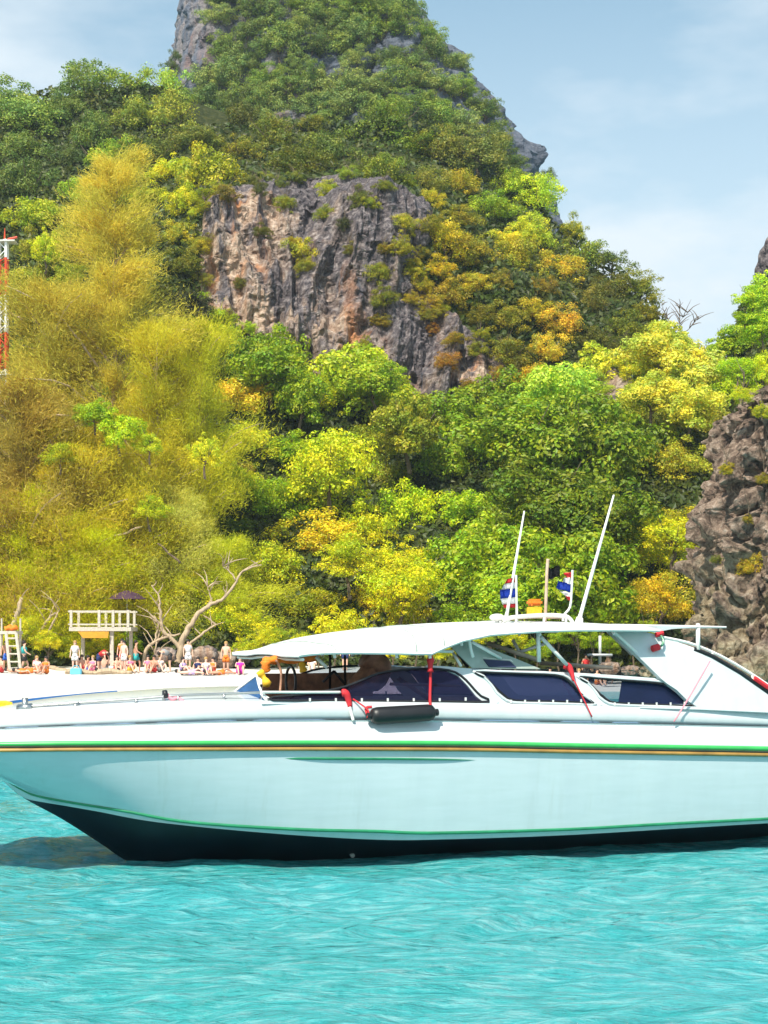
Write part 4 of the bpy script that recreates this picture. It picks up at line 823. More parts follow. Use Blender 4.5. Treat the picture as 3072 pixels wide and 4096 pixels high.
PP = [(24, 86.5, 'walk', 100, 'black', 'teal', 0, 1, 'person in teal shirt and black trousers striding past the ladder'),
 (6, 88, 'stand', 10, 'blue', None, 0, 0, 'bare-chested person standing under the lifeguard chair'), (1, 86, 'sit', -40, 'red', None, 0, 1, 'person in red shorts sitting at the left edge of the beach'),
 (20, 85, 'lie', 80, 'black', None, 0, 0, 'person lying flat at the foot of the chair ladder'), (37, 84.5, 'sit', 30, 'orange', 'white', 1, 1, 'fair-haired person in white shirt sitting on the sand'), (46, 84.3, 'sit', -20, 'orange', 'orange', 0, 0, 'person all in orange sitting low on the sand'), (29, 84.2, 'lie', 95, 'orange', 'orange', 0, 1, 'person in orange lying beside the black-trousered walker'),
 (36, 87.5, 'sit', 150, 'black', 'pink', 0, 1, 'person in pink top sitting behind the orange bathers'), (75, 87, 'stand', 0, 'white', 'white', 1, 3, 'person in white standing left of the platform post'), (82, 87.5, 'sit', 20, 'red', None, 0, 1, 'person in red shorts sitting under the ochre board'), (88, 87.2, 'sit', 60, 'blue', None, 0, 0, 'tanned person in blue shorts sitting under the ochre board'), (93, 87, 'sit', -30, 'pink', 'pink', 1, 3, 'person in pink sitting beside the tanned bather'), (99, 86.8, 'bend', 70, 'navy', 'red', 0, 1, 'person in red top bending over under the platform'), (104, 87.8, 'sit', 180, 'grey', None, 0, 1, 'person in grey shorts sitting facing the trees beside the platform post'),
 (122, 89, 'stand', 0, 'red', 'orange', 0, 1, 'lifeguard in orange shirt and red shorts standing right of the platform post'), (117, 86.5, 'sit', 20, 'black', None, 0, 1, 'dark-haired bather in black shorts sitting before the lifeguard'), (124, 86.3, 'stand', -30, 'white', None, 0, 3, 'bare-chested person in white shorts before the lifeguard'), (130, 86.2, 'sit', 40, 'yellow', 'pink', 1, 1, 'person in pink and yellow sitting right of the platform'), (136, 86.6, 'walk', 90, 'teal', None, 0, 0, 'person in teal shorts walking toward the driftwood tree'), (111, 86.1, 'lie', 85, 'red', None, 0, 1, 'person in red shorts lying below the platform post'),
 (148, 86, 'sit', 10, 'white', 'pink', 0, 1, 'person in pink top sitting left of the driftwood roots'), (154, 85.8, 'sit', -20, 'red', None, 0, 0, 'tanned person in red shorts sitting left of the driftwood roots'), (160, 86, 'sit', 35, 'grey', 'white', 1, 3, 'fair-haired person in white sitting before the driftwood arch'), (170, 86, 'bend', -80, 'black', 'grey', 0, 1, 'person in grey bending at the driftwood trunk'),
 (188, 86.5, 'stand', 20, 'white', 'white', 0, 1, 'tall person in white shirt standing before the driftwood trunk'), (183, 84, 'sit', 60, 'black', 'lilac', 0, 3, 'person in lilac sitting by the standing white shirt'), (191, 83.6, 'lie', 80, 'lilac', None, 0, 3, 'person in lilac shorts lying on the sand'), (198, 84.2, 'sit', -10, 'navy', 'navy', 0, 1, 'person in navy sitting with knees up'), (206, 83.6, 'sit', 25, 'purple', 'white', 1, 3, 'person in white top and purple shorts sitting in the sun'), (213, 83.8, 'sit', -35, 'red', 'orange', 0, 1, 'person in orange top and red shorts near the canopy tip'), (220, 83.3, 'lie', 100, 'orange', None, 0, 0, 'tanned person lying at the right end of the bathers'), (226, 84, 'stand', 0, 'orange', None, 1, 1, 'blond person in orange shorts standing near the canopy tip'), (240, 83, 'sit', 10, 'magenta', 'magenta', 0, 1, 'person in magenta sitting beside the blue windscreen'),
 (550, 89.5, 'sit', 0, 'navy', None, 0, 1, 'person in navy shorts sitting beyond the rear cabin'), (586, 90, 'stand', 15, 'black', 'red', 0, 0, 'person in red top standing beyond the rear cabin opening'), (579, 89.5, 'sit', -25, 'white', 'white', 1, 3, 'person in white sitting beyond the rear cabin opening'), (597, 89.7, 'sit', 30, 'orange', 'white', 0, 1, 'person in white shirt and orange shorts sitting near rocks'), (608, 90.5, 'walk', -80, 'red', None, 0, 1, 'person in red shorts walking toward the sea cliff'), (312, 87, 'sit', 0, 'white', 'white', 0, 1, 'person in white sitting seen under the canopy'), (345, 88, 'stand', 0, 'navy', None, 0, 1, 'person in navy shorts standing seen under the canopy')]
for p in PP: person(*p)
bm = bmesh.new(); o_ = W(76, 668, 85.4); o_.z = float(beach_z(np.array(o_.x), np.array(o_.y)))
bx(bm, o_.x-.3, o_.x+.3, o_.y-.15, o_.y+.15, o_.z, o_.z+.34, .04); tube(bm, [o_+Vector((-.2, 0, .33)), o_+Vector((-.1, 0, .48)), o_+Vector((.1, 0, .48)), o_+Vector((.2, 0, .33))], .02, 5)
tag(obj('beach_bag', B2(bm, 'beach_bag'), simple('light_blue_canvas', (.15, .5, .65), .8)), 'light blue bag standing on the sand left of the platform post', 'bag')

# ------------------------------------------------------------------ the speed boat (boat frame: x to the stern, y away from the camera, z up)
TH = R(21.5); BX, BY = -3.13, 19.8; cT, sT = math.cos(TH), math.sin(TH)
boat = empty('speedboat', (BX, BY, 0), TH)
tag(boat, 'long white speedboat with pale aqua hull, green rub rail and white canopy afloat offshore', 'boat')
def Bp(px, py, v):
    """boat-frame point at lateral offset v (towards the camera) seen at (px, py)"""
    k = (px-384)/F; u = (k*(BY-v*cT)-BX-v*sT)/(cT-k*sT); Y = BY+u*sT-v*cT
    return Vector((u, -v, CZ+(HY-py)/F*Y))
def Bw(p): return Vector((BX+p[0]*cT-p[1]*sT, BY+p[0]*sT+p[1]*cT, p[2]))
D = lambda *a: [tuple([a[i]*.46293, a[i+1]*.46293]) for i in range(0, len(a), 2)]
def bo(name, bm, mat, parent=boat, smooth=False, label=None):
    o = obj(name, B2(bm, name), M[mat] if isinstance(mat, str) else mat, parent, smooth)
    if label: o['label'] = label
    return o
NS = 90
def row(ctrl, n=NS):
    """ctrl: (px, py, v) from the stem to the stern -> n boat-frame points, smooth"""
    P = [Bp(*c) for c in ctrl]; s = smoothpts(P, 8); A = np.array([q[:] for q in s]); d = np.r_[0, np.cumsum(np.linalg.norm(np.diff(A, axis=0), axis=1))]
    t = (np.linspace(0, 1, n)**1.25)*d[-1]; return np.stack([np.interp(t, d, A[:, i]) for i in range(3)], 1)
V_R = [(-112, 737, .0), (-85, 739.5, .32), (-50, 741, .62), (0, 741.6, .90), (60, 741, 1.14), (130, 740.7, 1.33), (220, 740.5, 1.46), (330, 740.3, 1.54), (470, 741, 1.57), (574, 743, 1.57), (680, 744.8, 1.57), (768, 746.3, 1.56), (900, 749, 1.54), (960, 750.5, 1.52)]
def sh(L, dy, dv=0): return [(a, b+dy*min(1, (i+1)/2.), max(0, c+dv*min(1, i/3.))) for i, (a, b, c) in enumerate(L)]
R_green_t = row(V_R); R_green_b = row(sh(V_R, 4.6, .02)); R_or_t = row(sh(V_R, 6.6, 0.0)); R_or_b = row(sh(V_R, 10.6, 0.0))
LEDGE = [(-100, 733.5, .0), (-78, 733, .22), (-45, 732, .45), (0, 730.5, .72), (60, 728, .98), (136, 725.6, 1.19), (237, 722.8, 1.34), (375, 721.6, 1.42), (493, 723, 1.44), (631, 725.2, 1.44), (768, 728, 1.43), (900, 731, 1.41), (960, 732.5, 1.4)]
R_led = row(LEDGE); R_led2 = row(sh(LEDGE, -1.6, -.035))
DECK = [(-92, 723, .0), (-72, 721.5, .2), (-42, 719.5, .42), (0, 716.6, .66), (68, 711, .92), (158, 704.5, 1.14), (221, 701.5, 1.26), (300, 701.2, 1.34), (375, 701.8, 1.37), (493, 703.5, 1.38), (631, 707, 1.38), (768, 713, 1.37), (900, 724, 1.35), (960, 728, 1.34)]
R_deck = row(DECK)
CH_T = [(-28, 752, .0), (-10, 766, .05), (0, 775, .08), (22, 789, .22), (45, 797.3, .46), (124, 810.8, .92), (188, 822, 1.1), (294, 829.2, 1.32), (375, 831.3, 1.4), (434, 833, 1.43), (564, 829.5, 1.45), (659, 824.3, 1.45), (768, 818.8, 1.45), (900, 812, 1.43), (960, 809, 1.42)]
CH_B = [(8, 786, .0), (16, 792, .06), (27, 799, .13), (60, 805, .46), (95, 811, .70), (158, 822.3, 1.0), (271, 833.3, 1.22), (375, 839.6, 1.33), (446, 839.3, 1.37), (564, 835.2, 1.4), (683, 828.2, 1.4), (768, 823.2, 1.4), (900, 816, 1.38), (960, 813, 1.38)]
R_cht = row(CH_T); R_chb = row(CH_B)
R_cht2 = R_cht+np.array([0, .022, -.012]); R_cht2[0] = R_cht[0]
def keel():
    A = [Bp(8, 786, 0), Bp(27, 800, 0), Bp(63, 819.6, 0), Bp(102, 844.5, 0), Bp(131, 862.6, 0), Bp(131, 862.6, 0)+Vector((.7, 0, -.2)), Vector((2.2, 0, -.28)), Vector((5, 0, -.24)), Vector((9, 0, -.22)), Vector((R_chb[-1][0], 0, -.2))]
    s = smoothpts(A, 6); A = np.array([q[:] for q in s]); d = np.r_[0, np.cumsum(np.linalg.norm(np.diff(A, axis=0), axis=1))]; t = (np.linspace(0, 1, NS)**1.25)*d[-1]
    return np.stack([np.interp(t, d, A[:, i]) for i in range(3)], 1)
R_keel = keel()
def loft(rows, mirror=True):
    bm = bmesh.new()
    for s in ((1, -1) if mirror else (1,)):
        vv = [[bm.verts.new((p[0], p[1]*s, p[2])) for p in r] for r in rows]
        for a, b in zip(vv, vv[1:]):
            for i in range(len(a)-1):
                f = (a[i], a[i+1], b[i+1], b[i]); bm.faces.new(f if s > 0 else f[::-1])
    bmesh.ops.remove_doubles(bm, verts=bm.verts[:], dist=.002); return bm
def lerp_rows(a, b, n, bulge=0.):
    return [a+(b-a)*t+np.array([0, -bulge*math.sin(math.pi*t), 0])*np.clip(-a[:, 1:2]*1.2, 0, 1)*np.array([[0, 1, 0]]) for t in np.linspace(0, 1, n)]
# topsides: from the rub rail down to the chine
hull = bo('hull', loft(lerp_rows(R_or_b, R_cht, 9, .012)), 'hull', smooth=True)
def strip(name, rows, mat, parent=hull): return bo(name, loft(rows), mat, parent, True)
bottom = bo('hull_bottom', loft(lerp_rows(R_chb, R_keel, 8, .0)), 'dark', smooth=True)
band = lerp_rows(R_cht2, R_chb, 4, -.0); strip('chine_band', [R_cht2+np.array([0, -.03, 0])*np.clip(-R_cht2[:, 1:2]*4, 0, 1)]+band[1:], 'white')
def pipe_row(r, rad, mat, name, i0=0, i1=None, parent=hull, mirror=True, taper=False):
    bm = bmesh.new()
    for s in ((1, -1) if mirror else (1,)):
        pts = [(p[0], p[1]*s, p[2]) for p in r[i0:i1]]; n = len(pts)
        tube(bm, pts, [rad*(math.sin(math.pi*min(1, max(.02, i/(n-1))))**.5 if taper else 1) for i in range(n)], 6)
    return bo(name, bm, mat, parent, True)
pipe_row(R_cht, .022, 'dgreen', 'chine_strip')
# rub rail
rub = bo('rub_rail', loft([R_green_b+np.array([0, -.005, 0]), R_or_t+np.array([0, .02, 0])]), 'grey', smooth=True)
def bead(r1, r2, out, mat, name, parent):
    m = (r1+r2)/2+np.array([0, -out, 0])*np.clip(-r1[:, 1:2]*4, .0, 1); a = r1+(m-r1)*np.array([.2, .8, .2]); b = r2+(m-r2)*np.array([.2, .8, .2])
    return bo(name, loft([r1, a, m, b, r2]), mat, parent, True)
bead(R_green_t, R_green_b, .035, 'green', 'green_bead', rub); bead(R_or_t, R_or_b, .045, 'orange_trim', 'ochre_bead', rub)
sp = row([(250, 758.5, 1.44), (320, 758.5, 1.53), (390, 758.8, 1.56), (440, 759.4, 1.57), (476, 760.2, 1.56)], 40); pipe_row(sp, .017, 'dgreen', 'spray_strip', taper=True, mirror=False); pipe_row(sp*np.array([1, -1, 1]), .017, 'dgreen', 'spray_strip', taper=True, mirror=False)
for px in (355.5, 361):
    q = Bp(px, 849.5, 1.0); bm = bmesh.new(); j = min(range(NS), key=lambda i: abs(R_chb[i][0]-q.x)); a = Vector(R_chb[j]).lerp(Vector(R_keel[j]), .42); tube(bm, [a+Vector((0, .02, 0)), a+Vector((0, -.03, -.02))], .028, 10); bo('drain_fitting', bm, 'pole', bottom)
# upper sides and deck
TH_ = lambda r, dy, dz: r+np.array([0, dy, dz])*np.clip(-r[:, 1:2]*5, 0, 1)
upper = bo('upper_side', loft(lerp_rows(R_green_t, R_led, 4, .02)+[TH_(R_led, -.012, .02)]), 'white', smooth=False)
bo('deck_side', loft([TH_(R_led2, .02, 0)]+lerp_rows(R_led2, R_deck, 5, .03)), 'white', smooth=True)
for xa, xb in ((5, 42), (70, 136), (152, 237), (252, 328), (480, 540), (560, 600), (612, 640)):
    for sg in (1, -1):
        pts = [Bp(x, float(np.interp(x, [q[0] for q in LEDGE], [q[1] for q in LEDGE]))-2.1, float(np.interp(x, [q[0] for q in LEDGE], [q[2] for q in LEDGE]))-.03) for x in np.linspace(xa, xb, 9)]
        bm = bmesh.new(); tube(bm, [(p.x, p.y*sg, p.z) for p in pts], [.002]+[.012]*7+[.002], 5); bo('drain_slot', bm, simple('slot_shade_blue', (.12, .2, .3), .6) if 'slot_shade_blue' not in bpy.data.materials else bpy.data.materials['slot_shade_blue'], upper)
def decktop():
    rows = []
    for t in np.linspace(0, 1, 8):
        r = R_deck.copy(); r[:, 1] *= (1-t); r[:, 2] += .13*(1-(1-t)**2)*np.clip(-R_deck[:, 1], 0, 1); rows.append(r)
    bm = bmesh.new(); I = np.where(R_deck[:, 0] < Bp(262, 701, 1.3)[0])[0][-1]+1
    for s in (1, -1):
        vv = [[bm.verts.new((p[0], p[1]*s, p[2])) for p in r[:I+1]] for r in rows]
        for a, b in zip(vv, vv[1:]):
            for i in range(len(a)-1): bm.faces.new((a[i], a[i+1], b[i+1], b[i]))
    bmesh.ops.remove_doubles(bm, verts=bm.verts[:], dist=.002); return bm, I
dt, ID = decktop(); foredeck = bo('foredeck', dt, 'white', smooth=True)
# side decks (narrow ledges either side of the cockpit) and sole, transom
def sidedeck():
    r0 = R_deck[ID:]; r1 = r0+np.array([0, .2, .01]); r2 = r1.copy(); r2[:, 2] = np.minimum(r2[:, 2]-.02, .62)
    return loft([r0, r1, r2])
bo('side_deck', sidedeck(), 'white')
u0, u1 = R_deck[ID][0], R_deck[-1][0]
bm = bmesh.new(); bx(bm, u0+.3, u1-.1, -1.1, 1.1, .57, .62); bo('cabin_sole', bm, 'tan')
bm = bmesh.new(); bx(bm, u0-.36, u0-.3, -1.0, 1.0, 1.0, float(R_deck[ID][2])+.02); bo('forward_bulkhead', bm, 'brown')
def transom():
    bm = bmesh.new(); c = [R_deck[-1], R_led[-1], R_green_t[-1], R_cht[-1], R_chb[-1], R_keel[-1]]
    L = [bm.verts.new(tuple(p)) for p in c]+[bm.verts.new((p[0], -p[1], p[2])) for p in c[-2::-1]]; bm.faces.new(L); return bm
bo('transom', transom(), 'white')
# blue toe rail on the far side of the foredeck and yellow bow pad
def far_rail():
    I = [i for i in range(8, ID-8)]; bm = bmesh.new(); r = R_deck[I]
    vv = [[bm.verts.new((p[0], -p[1]-dy, p[2]+dz)) for p in r] for dy, dz in ((.10, .0), (.10, .10), (.03, .10), (.02, -.02))]
    for a, b in zip(vv, vv[1:]):
        for i in range(len(a)-1): bm.faces.new((a[i], a[i+1], b[i+1], b[i]))
    return bm
bo('toe_rail', far_rail(), 'blue', foredeck)
bm = bmesh.new(); a = Bp(2, 712, .0); bx(bm, a.x-.55, a.x+.15, -.12, .5, a.z+.0, a.z+.12, .04); bo('bow_pad', bm, 'yellow', foredeck)
# bow rail
rail = empty('bow_rail'); rail.parent = boat
def tb(name, pts, r, mat, parent=boat, n=8, smooth=4):
    bm = bmesh.new(); P = [Bp(*p) if len(p) == 3 else Vector(p[:3]) for p in pts]; tube(bm, smoothpts(P, smooth) if len(P) > 2 else P, r, n); return bo(name, bm, mat, parent, True)
tb('bow_rail', [(25, 706.6, .5), (68, 703.2, .7), (136, 698.9, .92), (178, 695.6, 1.04), (224, 694, 1.13), (272, 692.2, 1.24), (343, 692.3, 1.29)], .016, 'steel')
bpy.data.objects.remove(rail)
for i, (x, yt, yb, v) in enumerate([(25, 698, 714, .5), (79, 702.3, 710, .76), (136, 698.9, 706, .95), (178, 695.6, 703.5, 1.06), (224, 694, 702, 1.15), (262, 692.4, 701, 1.22)]):
    tb('stanchion', [(x, yt, v), (x-(8 if i == 1 else 0), yb, v)], .016 if i else .035, 'steel')
tb('anchor_roller', [(18, 708.5, .45), (32, 707.5, .55)], .05, 'steel')
cl = empty('mooring_gear', (0, 0, 0)); bpy.data.objects.remove(cl)
tb('cleat', [(163, 694.5, 1.0), (167, 694, 1.0)], .05, 'black'); tb('mooring_line', [(167, 694.5, 1.0), (172, 699, 1.03), (178, 698, 1.05), (184, 703, 1.08), (176, 702, 1.02), (168, 703, 1.0)], .022, 'pink')
tb('mooring_line', [(164, 695, 1.), (164, 702, 1.), (170, 703, 1.0)], .018, 'steel')

# cabin side wall with window openings, built on both sides
def side_v(py): return 1.35-.0042*(704-py)
def P2(x, y, dv=0): return Bp(x, y, side_v(y)+dv)
def roundpoly(P, k=3): 
    n = len(P); out = []
    P = [Vector((p[0], p[1], p[2] if len(p) > 2 else 1)) for p in P]
    for i in range(n):
        p0, p1, p2, p3 = P[i-1], P[i], P[(i+1) % n], P[(i+2) % n]
        if p1.z == 0 or p2.z == 0: out.append((p1.x, p1.y)); 
        else:
            for j in range(k):
                t = j/k; q = .5*((2*p1)+(p2-p0)*t+(2*p0-5*p1+4*p2-p3)*t*t+(3*p1-p0-3*p2+p3)*t**3); out.append((q.x, q.y))
    return out
def c2px(ox, oy, s, *a): return [(ox+a[i]*s, oy+a[i+1]*s) for i in range(0, len(a), 2)]
W2 = roundpoly(c2px(425, 610, .1055, 470, 590, 700, 597, 1000, 607, 1230, 618, 1330, 650, 1400, 710, 1480, 790, 1600, 880, 1450, 878, 1150, 868, 850, 860, 750, 810, 650, 720, 570, 640), 2)
W3 = roundpoly(c2px(575, 610, .1163, 30, 575, 200, 588, 420, 605, 600, 618, 780, 640, 870, 690, 960, 780, 1050, 825, 800, 818, 560, 810, 350, 800, 270, 770, 180, 690, 120, 630), 2)
W1 = roundpoly([(273, 700), (273, 697), (300, 694.6), (325, 691), (345, 686.5), (362, 680), (378, 673.5), (398, 670.2), (420, 668.6), (440, 669), (455, 672), (466, 680), (474, 689), (481, 696), (489, 701.5), (440, 701.3), (380, 700.8), (320, 700.4)], 2)
WALL = [(262, 704), (270, 700.4), (380, 701.4), (484, 702.3), (476, 696), (468, 686), (458, 675.5), (446, 670), (430, 668), (425, 668), (426, 665.5), (445, 666.2), (484, 670), (541, 671), (557, 672), (575, 672.6), (620, 675.5), (661, 678.6), (676, 683), (700, 700), (720, 712), (640, 709), (493, 705.5), (375, 703.5)]
def poly3(bm, outer, holes, dv, y_sign=1, thick=.05, vf=None):
    vf = vf or (lambda x, y: P2(x, y, dv))
    loops = [[Vector((x, y, 0)) for x, y in outer]]+[[Vector((x, y, 0)) for x, y in h] for h in holes]
    tris = geometry.tessellate_polygon(loops); flat = [p for l in loops for p in l]
    vs = [bm.verts.new(vf(p.x, p.y)) for p in flat]; fs = []
    for t in tris:
        try: fs.append(bm.faces.new([vs[i] for i in t]))
        except ValueError: pass
    bmesh.ops.recalc_face_normals(bm, faces=fs)
    if thick: bmesh.ops.solidify(bm, geom=fs, thickness=thick)
def mirror_into(bm):
    g = bmesh.ops.duplicate(bm, geom=bm.verts[:]+bm.edges[:]+bm.faces[:])
    for v in g['geom']:
        if isinstance(v, bmesh.types.BMVert): v.co.y *= -1
for s in (1, -1):
    bm = bmesh.new(); poly3(bm, WALL, [W2, W3], 0, thick=.045)
    for v in bm.verts: v.co.y *= s
    wall = bo('cabin_side', bm, 'white')
    for Wn, mt in ((W1, 'glass_light' if s == 1 else 'glass_clear'), (W2, 'glass'), (W3, 'glass_clear')):
        bm = bmesh.new(); poly3(bm, Wn, [], -.02, thick=.008)
        for v in bm.verts: v.co.y *= s
        g = bo('window', bm, mt, wall)
        bm = bmesh.new(); pts = [P2(x, y, .008) for x, y in Wn]; tube(bm, pts+[pts[0]], .016, 5)
        for v in bm.verts: v.co.y *= s
        bo('gasket', bm, 'black', g)
        bm = bmesh.new(); pts = [P2(x, y, .022) for x, y in Wn]
        cx = sum(p[0] for p in Wn)/len(Wn); cy = sum(p[1] for p in Wn)/len(Wn)
        ex = [P2(x+(2.2 if x > cx else -2.2)*min(1, abs(x-cx)/30), y+(1.6 if y > cy else -1.6), .004) for x, y in Wn]
        tube(bm, ex+[ex[0]], .02, 6)
        for v in bm.verts: v.co.y *= s
        if Wn is not W1: bo('frame', bm, 'white', g, True)
        else: bm.free()
        bm = bmesh.new()
        for k in range(7):
            xk = min(p[0] for p in Wn)+(k+1.6)/8.5*(max(p[0] for p in Wn)-min(p[0] for p in Wn)); yk = max(p[1] for p in Wn)-1.2
            q = P2(xk, yk-(.8 if k < 6 else 1.5), .024); bx(bm, q.x-.012, q.x+.012, q.y-.004, q.y+.004, q.z-.02, q.z+.02)
        for v in bm.verts: v.co.y *= s
        bo('snap_fasteners', bm, 'pole', g)
    # grab rail along the sill
    bm = bmesh.new(); tube(bm, [P2(340, 692.2, .03), P2(300, 692.3, .03), P2(262, 692.2, .0)], .018, 6)
    for v in bm.verts: v.co.y *= s
    bo('sill_rail', bm, 'pole', wall)
    # the big side fin
    FIN = [(611, 628.5), (633, 629.8), (655, 634), (687, 645.2), (710, 653.5), (733, 666.5), (754, 680.5), (768, 690.5), (800, 712), (815, 714), (768, 712.5), (700, 709.5), (640, 708), (640, 707), (697, 706.5), (688, 701), (677, 690), (667, 683.5), (661, 678.5), (640, 658), (625, 643)]
    def fv(x, y): return Bp(x, y, 1.395-.0030*(707-y)-max(0, (655-y))*.002+.0004*(x-640))
    if s == -1: FIN = [(775, 695), (800, 711), (815, 714), (775, 712.5)]
    bm = bmesh.new(); poly3(bm, FIN, [], 0, thick=.07, vf=fv)
    for v in bm.verts: v.co.y *= s
    fin = bo('side_fin', bm, 'white', label=None)
    if s == -1: continue
    bm = bmesh.new(); tube(bm, smoothpts([fv(658, 636.5)+Vector((0, 0, .0)), fv(687, 642.5), fv(712, 652), fv(735, 664), fv(762, 681), fv(790, 701)], 4), .022, 6)
    for x, y in ((662, 637), (712, 652), (752, 675)): tube(bm, [fv(x, y), fv(x+1, y+5)], .018, 5)
    for v in bm.verts: v.co.y *= s
    bo('fin_rail', bm, 'pole', fin)
    bm = bmesh.new(); tube(bm, [fv(694, 648.8), fv(712, 656.0), fv(740, 672.5), fv(775, 697)], .03, 6)
    for v in bm.verts: v.co.y *= s
    bo('fin_seal', bm, 'black', fin)
    if s == 1:
        bm = bmesh.new(); tube(bm, [fv(753, 678)+Vector((0, -.03, 0)), fv(775, 693)+Vector((0, -.03, 0))], .035, 6); bo('red_rope_wrap', bm, 'red', fin)
        bm = bmesh.new(); tube(bm, smoothpts([fv(657.6, 634)+Vector((0, -.05, 0)), fv(660.5, 640)+Vector((0, -.07, 0)), fv(659, 645.5)+Vector((0, -.07, 0)), fv(654, 648)+Vector((0, -.05, 0))], 3), .016, 6); bo('latch_cord', bm, 'dgreen', fin)
        for x, y, r in ((657.4, 634, .035), (653.6, 648, .045)):
            bm = bmesh.new(); q = fv(x, y)+Vector((0, -.05, 0)); tube(bm, [q+Vector((-.05, 0, -.01)), q+Vector((.05, 0, .015))], r, 8); bo('latch_knob', bm, 'red', fin)
# windscreen and blue side screen at the front
bm = bmesh.new(); tri = [Bp(221, 702, .35), Bp(256.5, 675.3, .95), Bp(261.5, 692, 1.22), Bp(272.5, 700.8, 1.3), Bp(262, 702.3, 1.25)]
f = bm.faces.new([bm.verts.new(p) for p in tri]); bmesh.ops.solidify(bm, geom=[f], thickness=.015); bo('windscreen', bm, 'screen')
tb('windscreen_frame', [(220.5, 702, .35), (256.5, 675, .96)], .014, 'pole'); tb('windscreen_frame', [(256.5, 675, .96), (261.5, 692, 1.23), (273, 701, 1.31)], .014, 'pole')
tb('windscreen_brace', [(261, 693, 1.25), (268, 702, 1.3)], .02, 'pole')

# canopy
ST = [(545, 1416, 1409), (575, 1414, 1400), (600, 1412.5, 1391), (640, 1411, 1380), (680, 1410, 1370), (780, 1410, 1361), (860, 1411, 1353), (900, 1412, 1349), (932, 1412, 1347), (960, 1399, 1345), (1000, 1384, 1343), (1060, 1371, 1342.5), (1170, 1363, 1343.5), (1250, 1361, 1347), (1330, 1361, 1351.5), (1425, 1362, 1356)]
SIL = [(500, 1416), (545, 1415), (580, 1409), (605, 1402), (630, 1393), (655, 1383), (680, 1375), (730, 1367), (780, 1360), (900, 1349), (1000, 1343.5), (1060, 1342.5), (1170, 1343), (1250, 1346), (1330, 1351), (1425, 1355)]
def canopy():
    rings = []
    xs = [(650+(s[0]-545)*.86 if s[0] < 680 else s[0]) for s in ST]
    for i, (x, lo, hi) in enumerate(ST):
        X = x if i >= 5 else [645, 657, 672, 694, 726][i]
        X *= .46293; lo *= .46293; hi *= .46293
        e = Bp(X, lo, 1.42); u = e.x
        Yt = BY+u*sT; pxc = 384+F*(BX+u*cT)/Yt; hi = float(np.interp(pxc, [q[0]*.46293 for q in SIL], [q[1]*.46293 for q in SIL])); zt = CZ+(HY-hi)/F*Yt-.02
        h = zt-e.z
        prof = [(-1.42, e.z), (-1.40, e.z+h*.35), (-1.30, e.z+h*.72), (-1.1, e.z+h*.92), (-.75, zt), (-.35, zt+.02), (0, zt+.025)]
        prof += [(-a, b) for a, b in prof[-2::-1]]; rings.append([(u, a, b) for a, b in prof])
    bm = bmesh.new(); vv = [[bm.verts.new(p) for p in r] for r in rings]
    for a, b in zip(vv, vv[1:]):
        for i in range(len(a)-1): bm.faces.new((a[i], b[i], b[i+1], a[i+1]))
    bmesh.ops.recalc_face_normals(bm, faces=bm.faces[:])
    bmesh.ops.subdivide_edges(bm, edges=bm.edges[:], cuts=1, use_grid_fill=True, smooth=.6)
    return bm, rings
cb, rings = canopy(); bmesh.ops.solidify(cb, geom=cb.faces[:], thickness=.025)
can = bo('canopy', cb, 'canvas', smooth=True)
for i in (4, 7, 9, 12):
    bm = bmesh.new(); tube(bm, [(p[0], p[1]*1.004, p[2]+.004) for p in rings[i]], .007, 5); bo('seam', bm, 'sheer', can)
bm = bmesh.new(); vv = [[bm.verts.new((p[0], p[1]*.97, p[2]-.045)) for p in r[2:-2]] for r in rings]
for a, b in zip(vv, vv[1:]):
    for i in range(len(a)-1): bm.faces.new((a[i], b[i], b[i+1], a[i+1]))
bo('canopy_lining', bm, 'under', can)
for s in (1, -1):
    bm = bmesh.new(); tube(bm, [(p[0][0], p[0][1]*s, p[0][2]+.0) for p in rings], .022, 6); bo('canopy_hem', bm, 'pole', can)
for i in (1, 4, 6, 8, 10, 12, 14):   # bows that carry the cloth
    bm = bmesh.new(); tube(bm, [(p[0], p[1]*.97, p[2]-.06) for p in rings[i]], .02, 6); bo('canopy_bow', bm, 'pole', can)
# roof boards aft of the canopy
bm = bmesh.new(); a = Bp(612, 626.2, 1.0); tube(bm, [a, Bp(670, 626.8, 1.0), Bp(726, 627.2, 1.0)], [.035, .03, .015], 6); bo('awning_pole', bm, 'pole')
bm = bmesh.new(); poly3(bm, [(600, 625.6), (655, 625.6), (700, 627), (672, 629), (655, 632.5), (640, 629.5), (610, 629)], [], 0, thick=.03, vf=lambda x, y: Bp(x, y, 1.2)); bo('roof_edge', bm, 'white')
tb('awning_post', [(698, 624, 1.15), (698, 650, 1.25)], .03, 'pole')
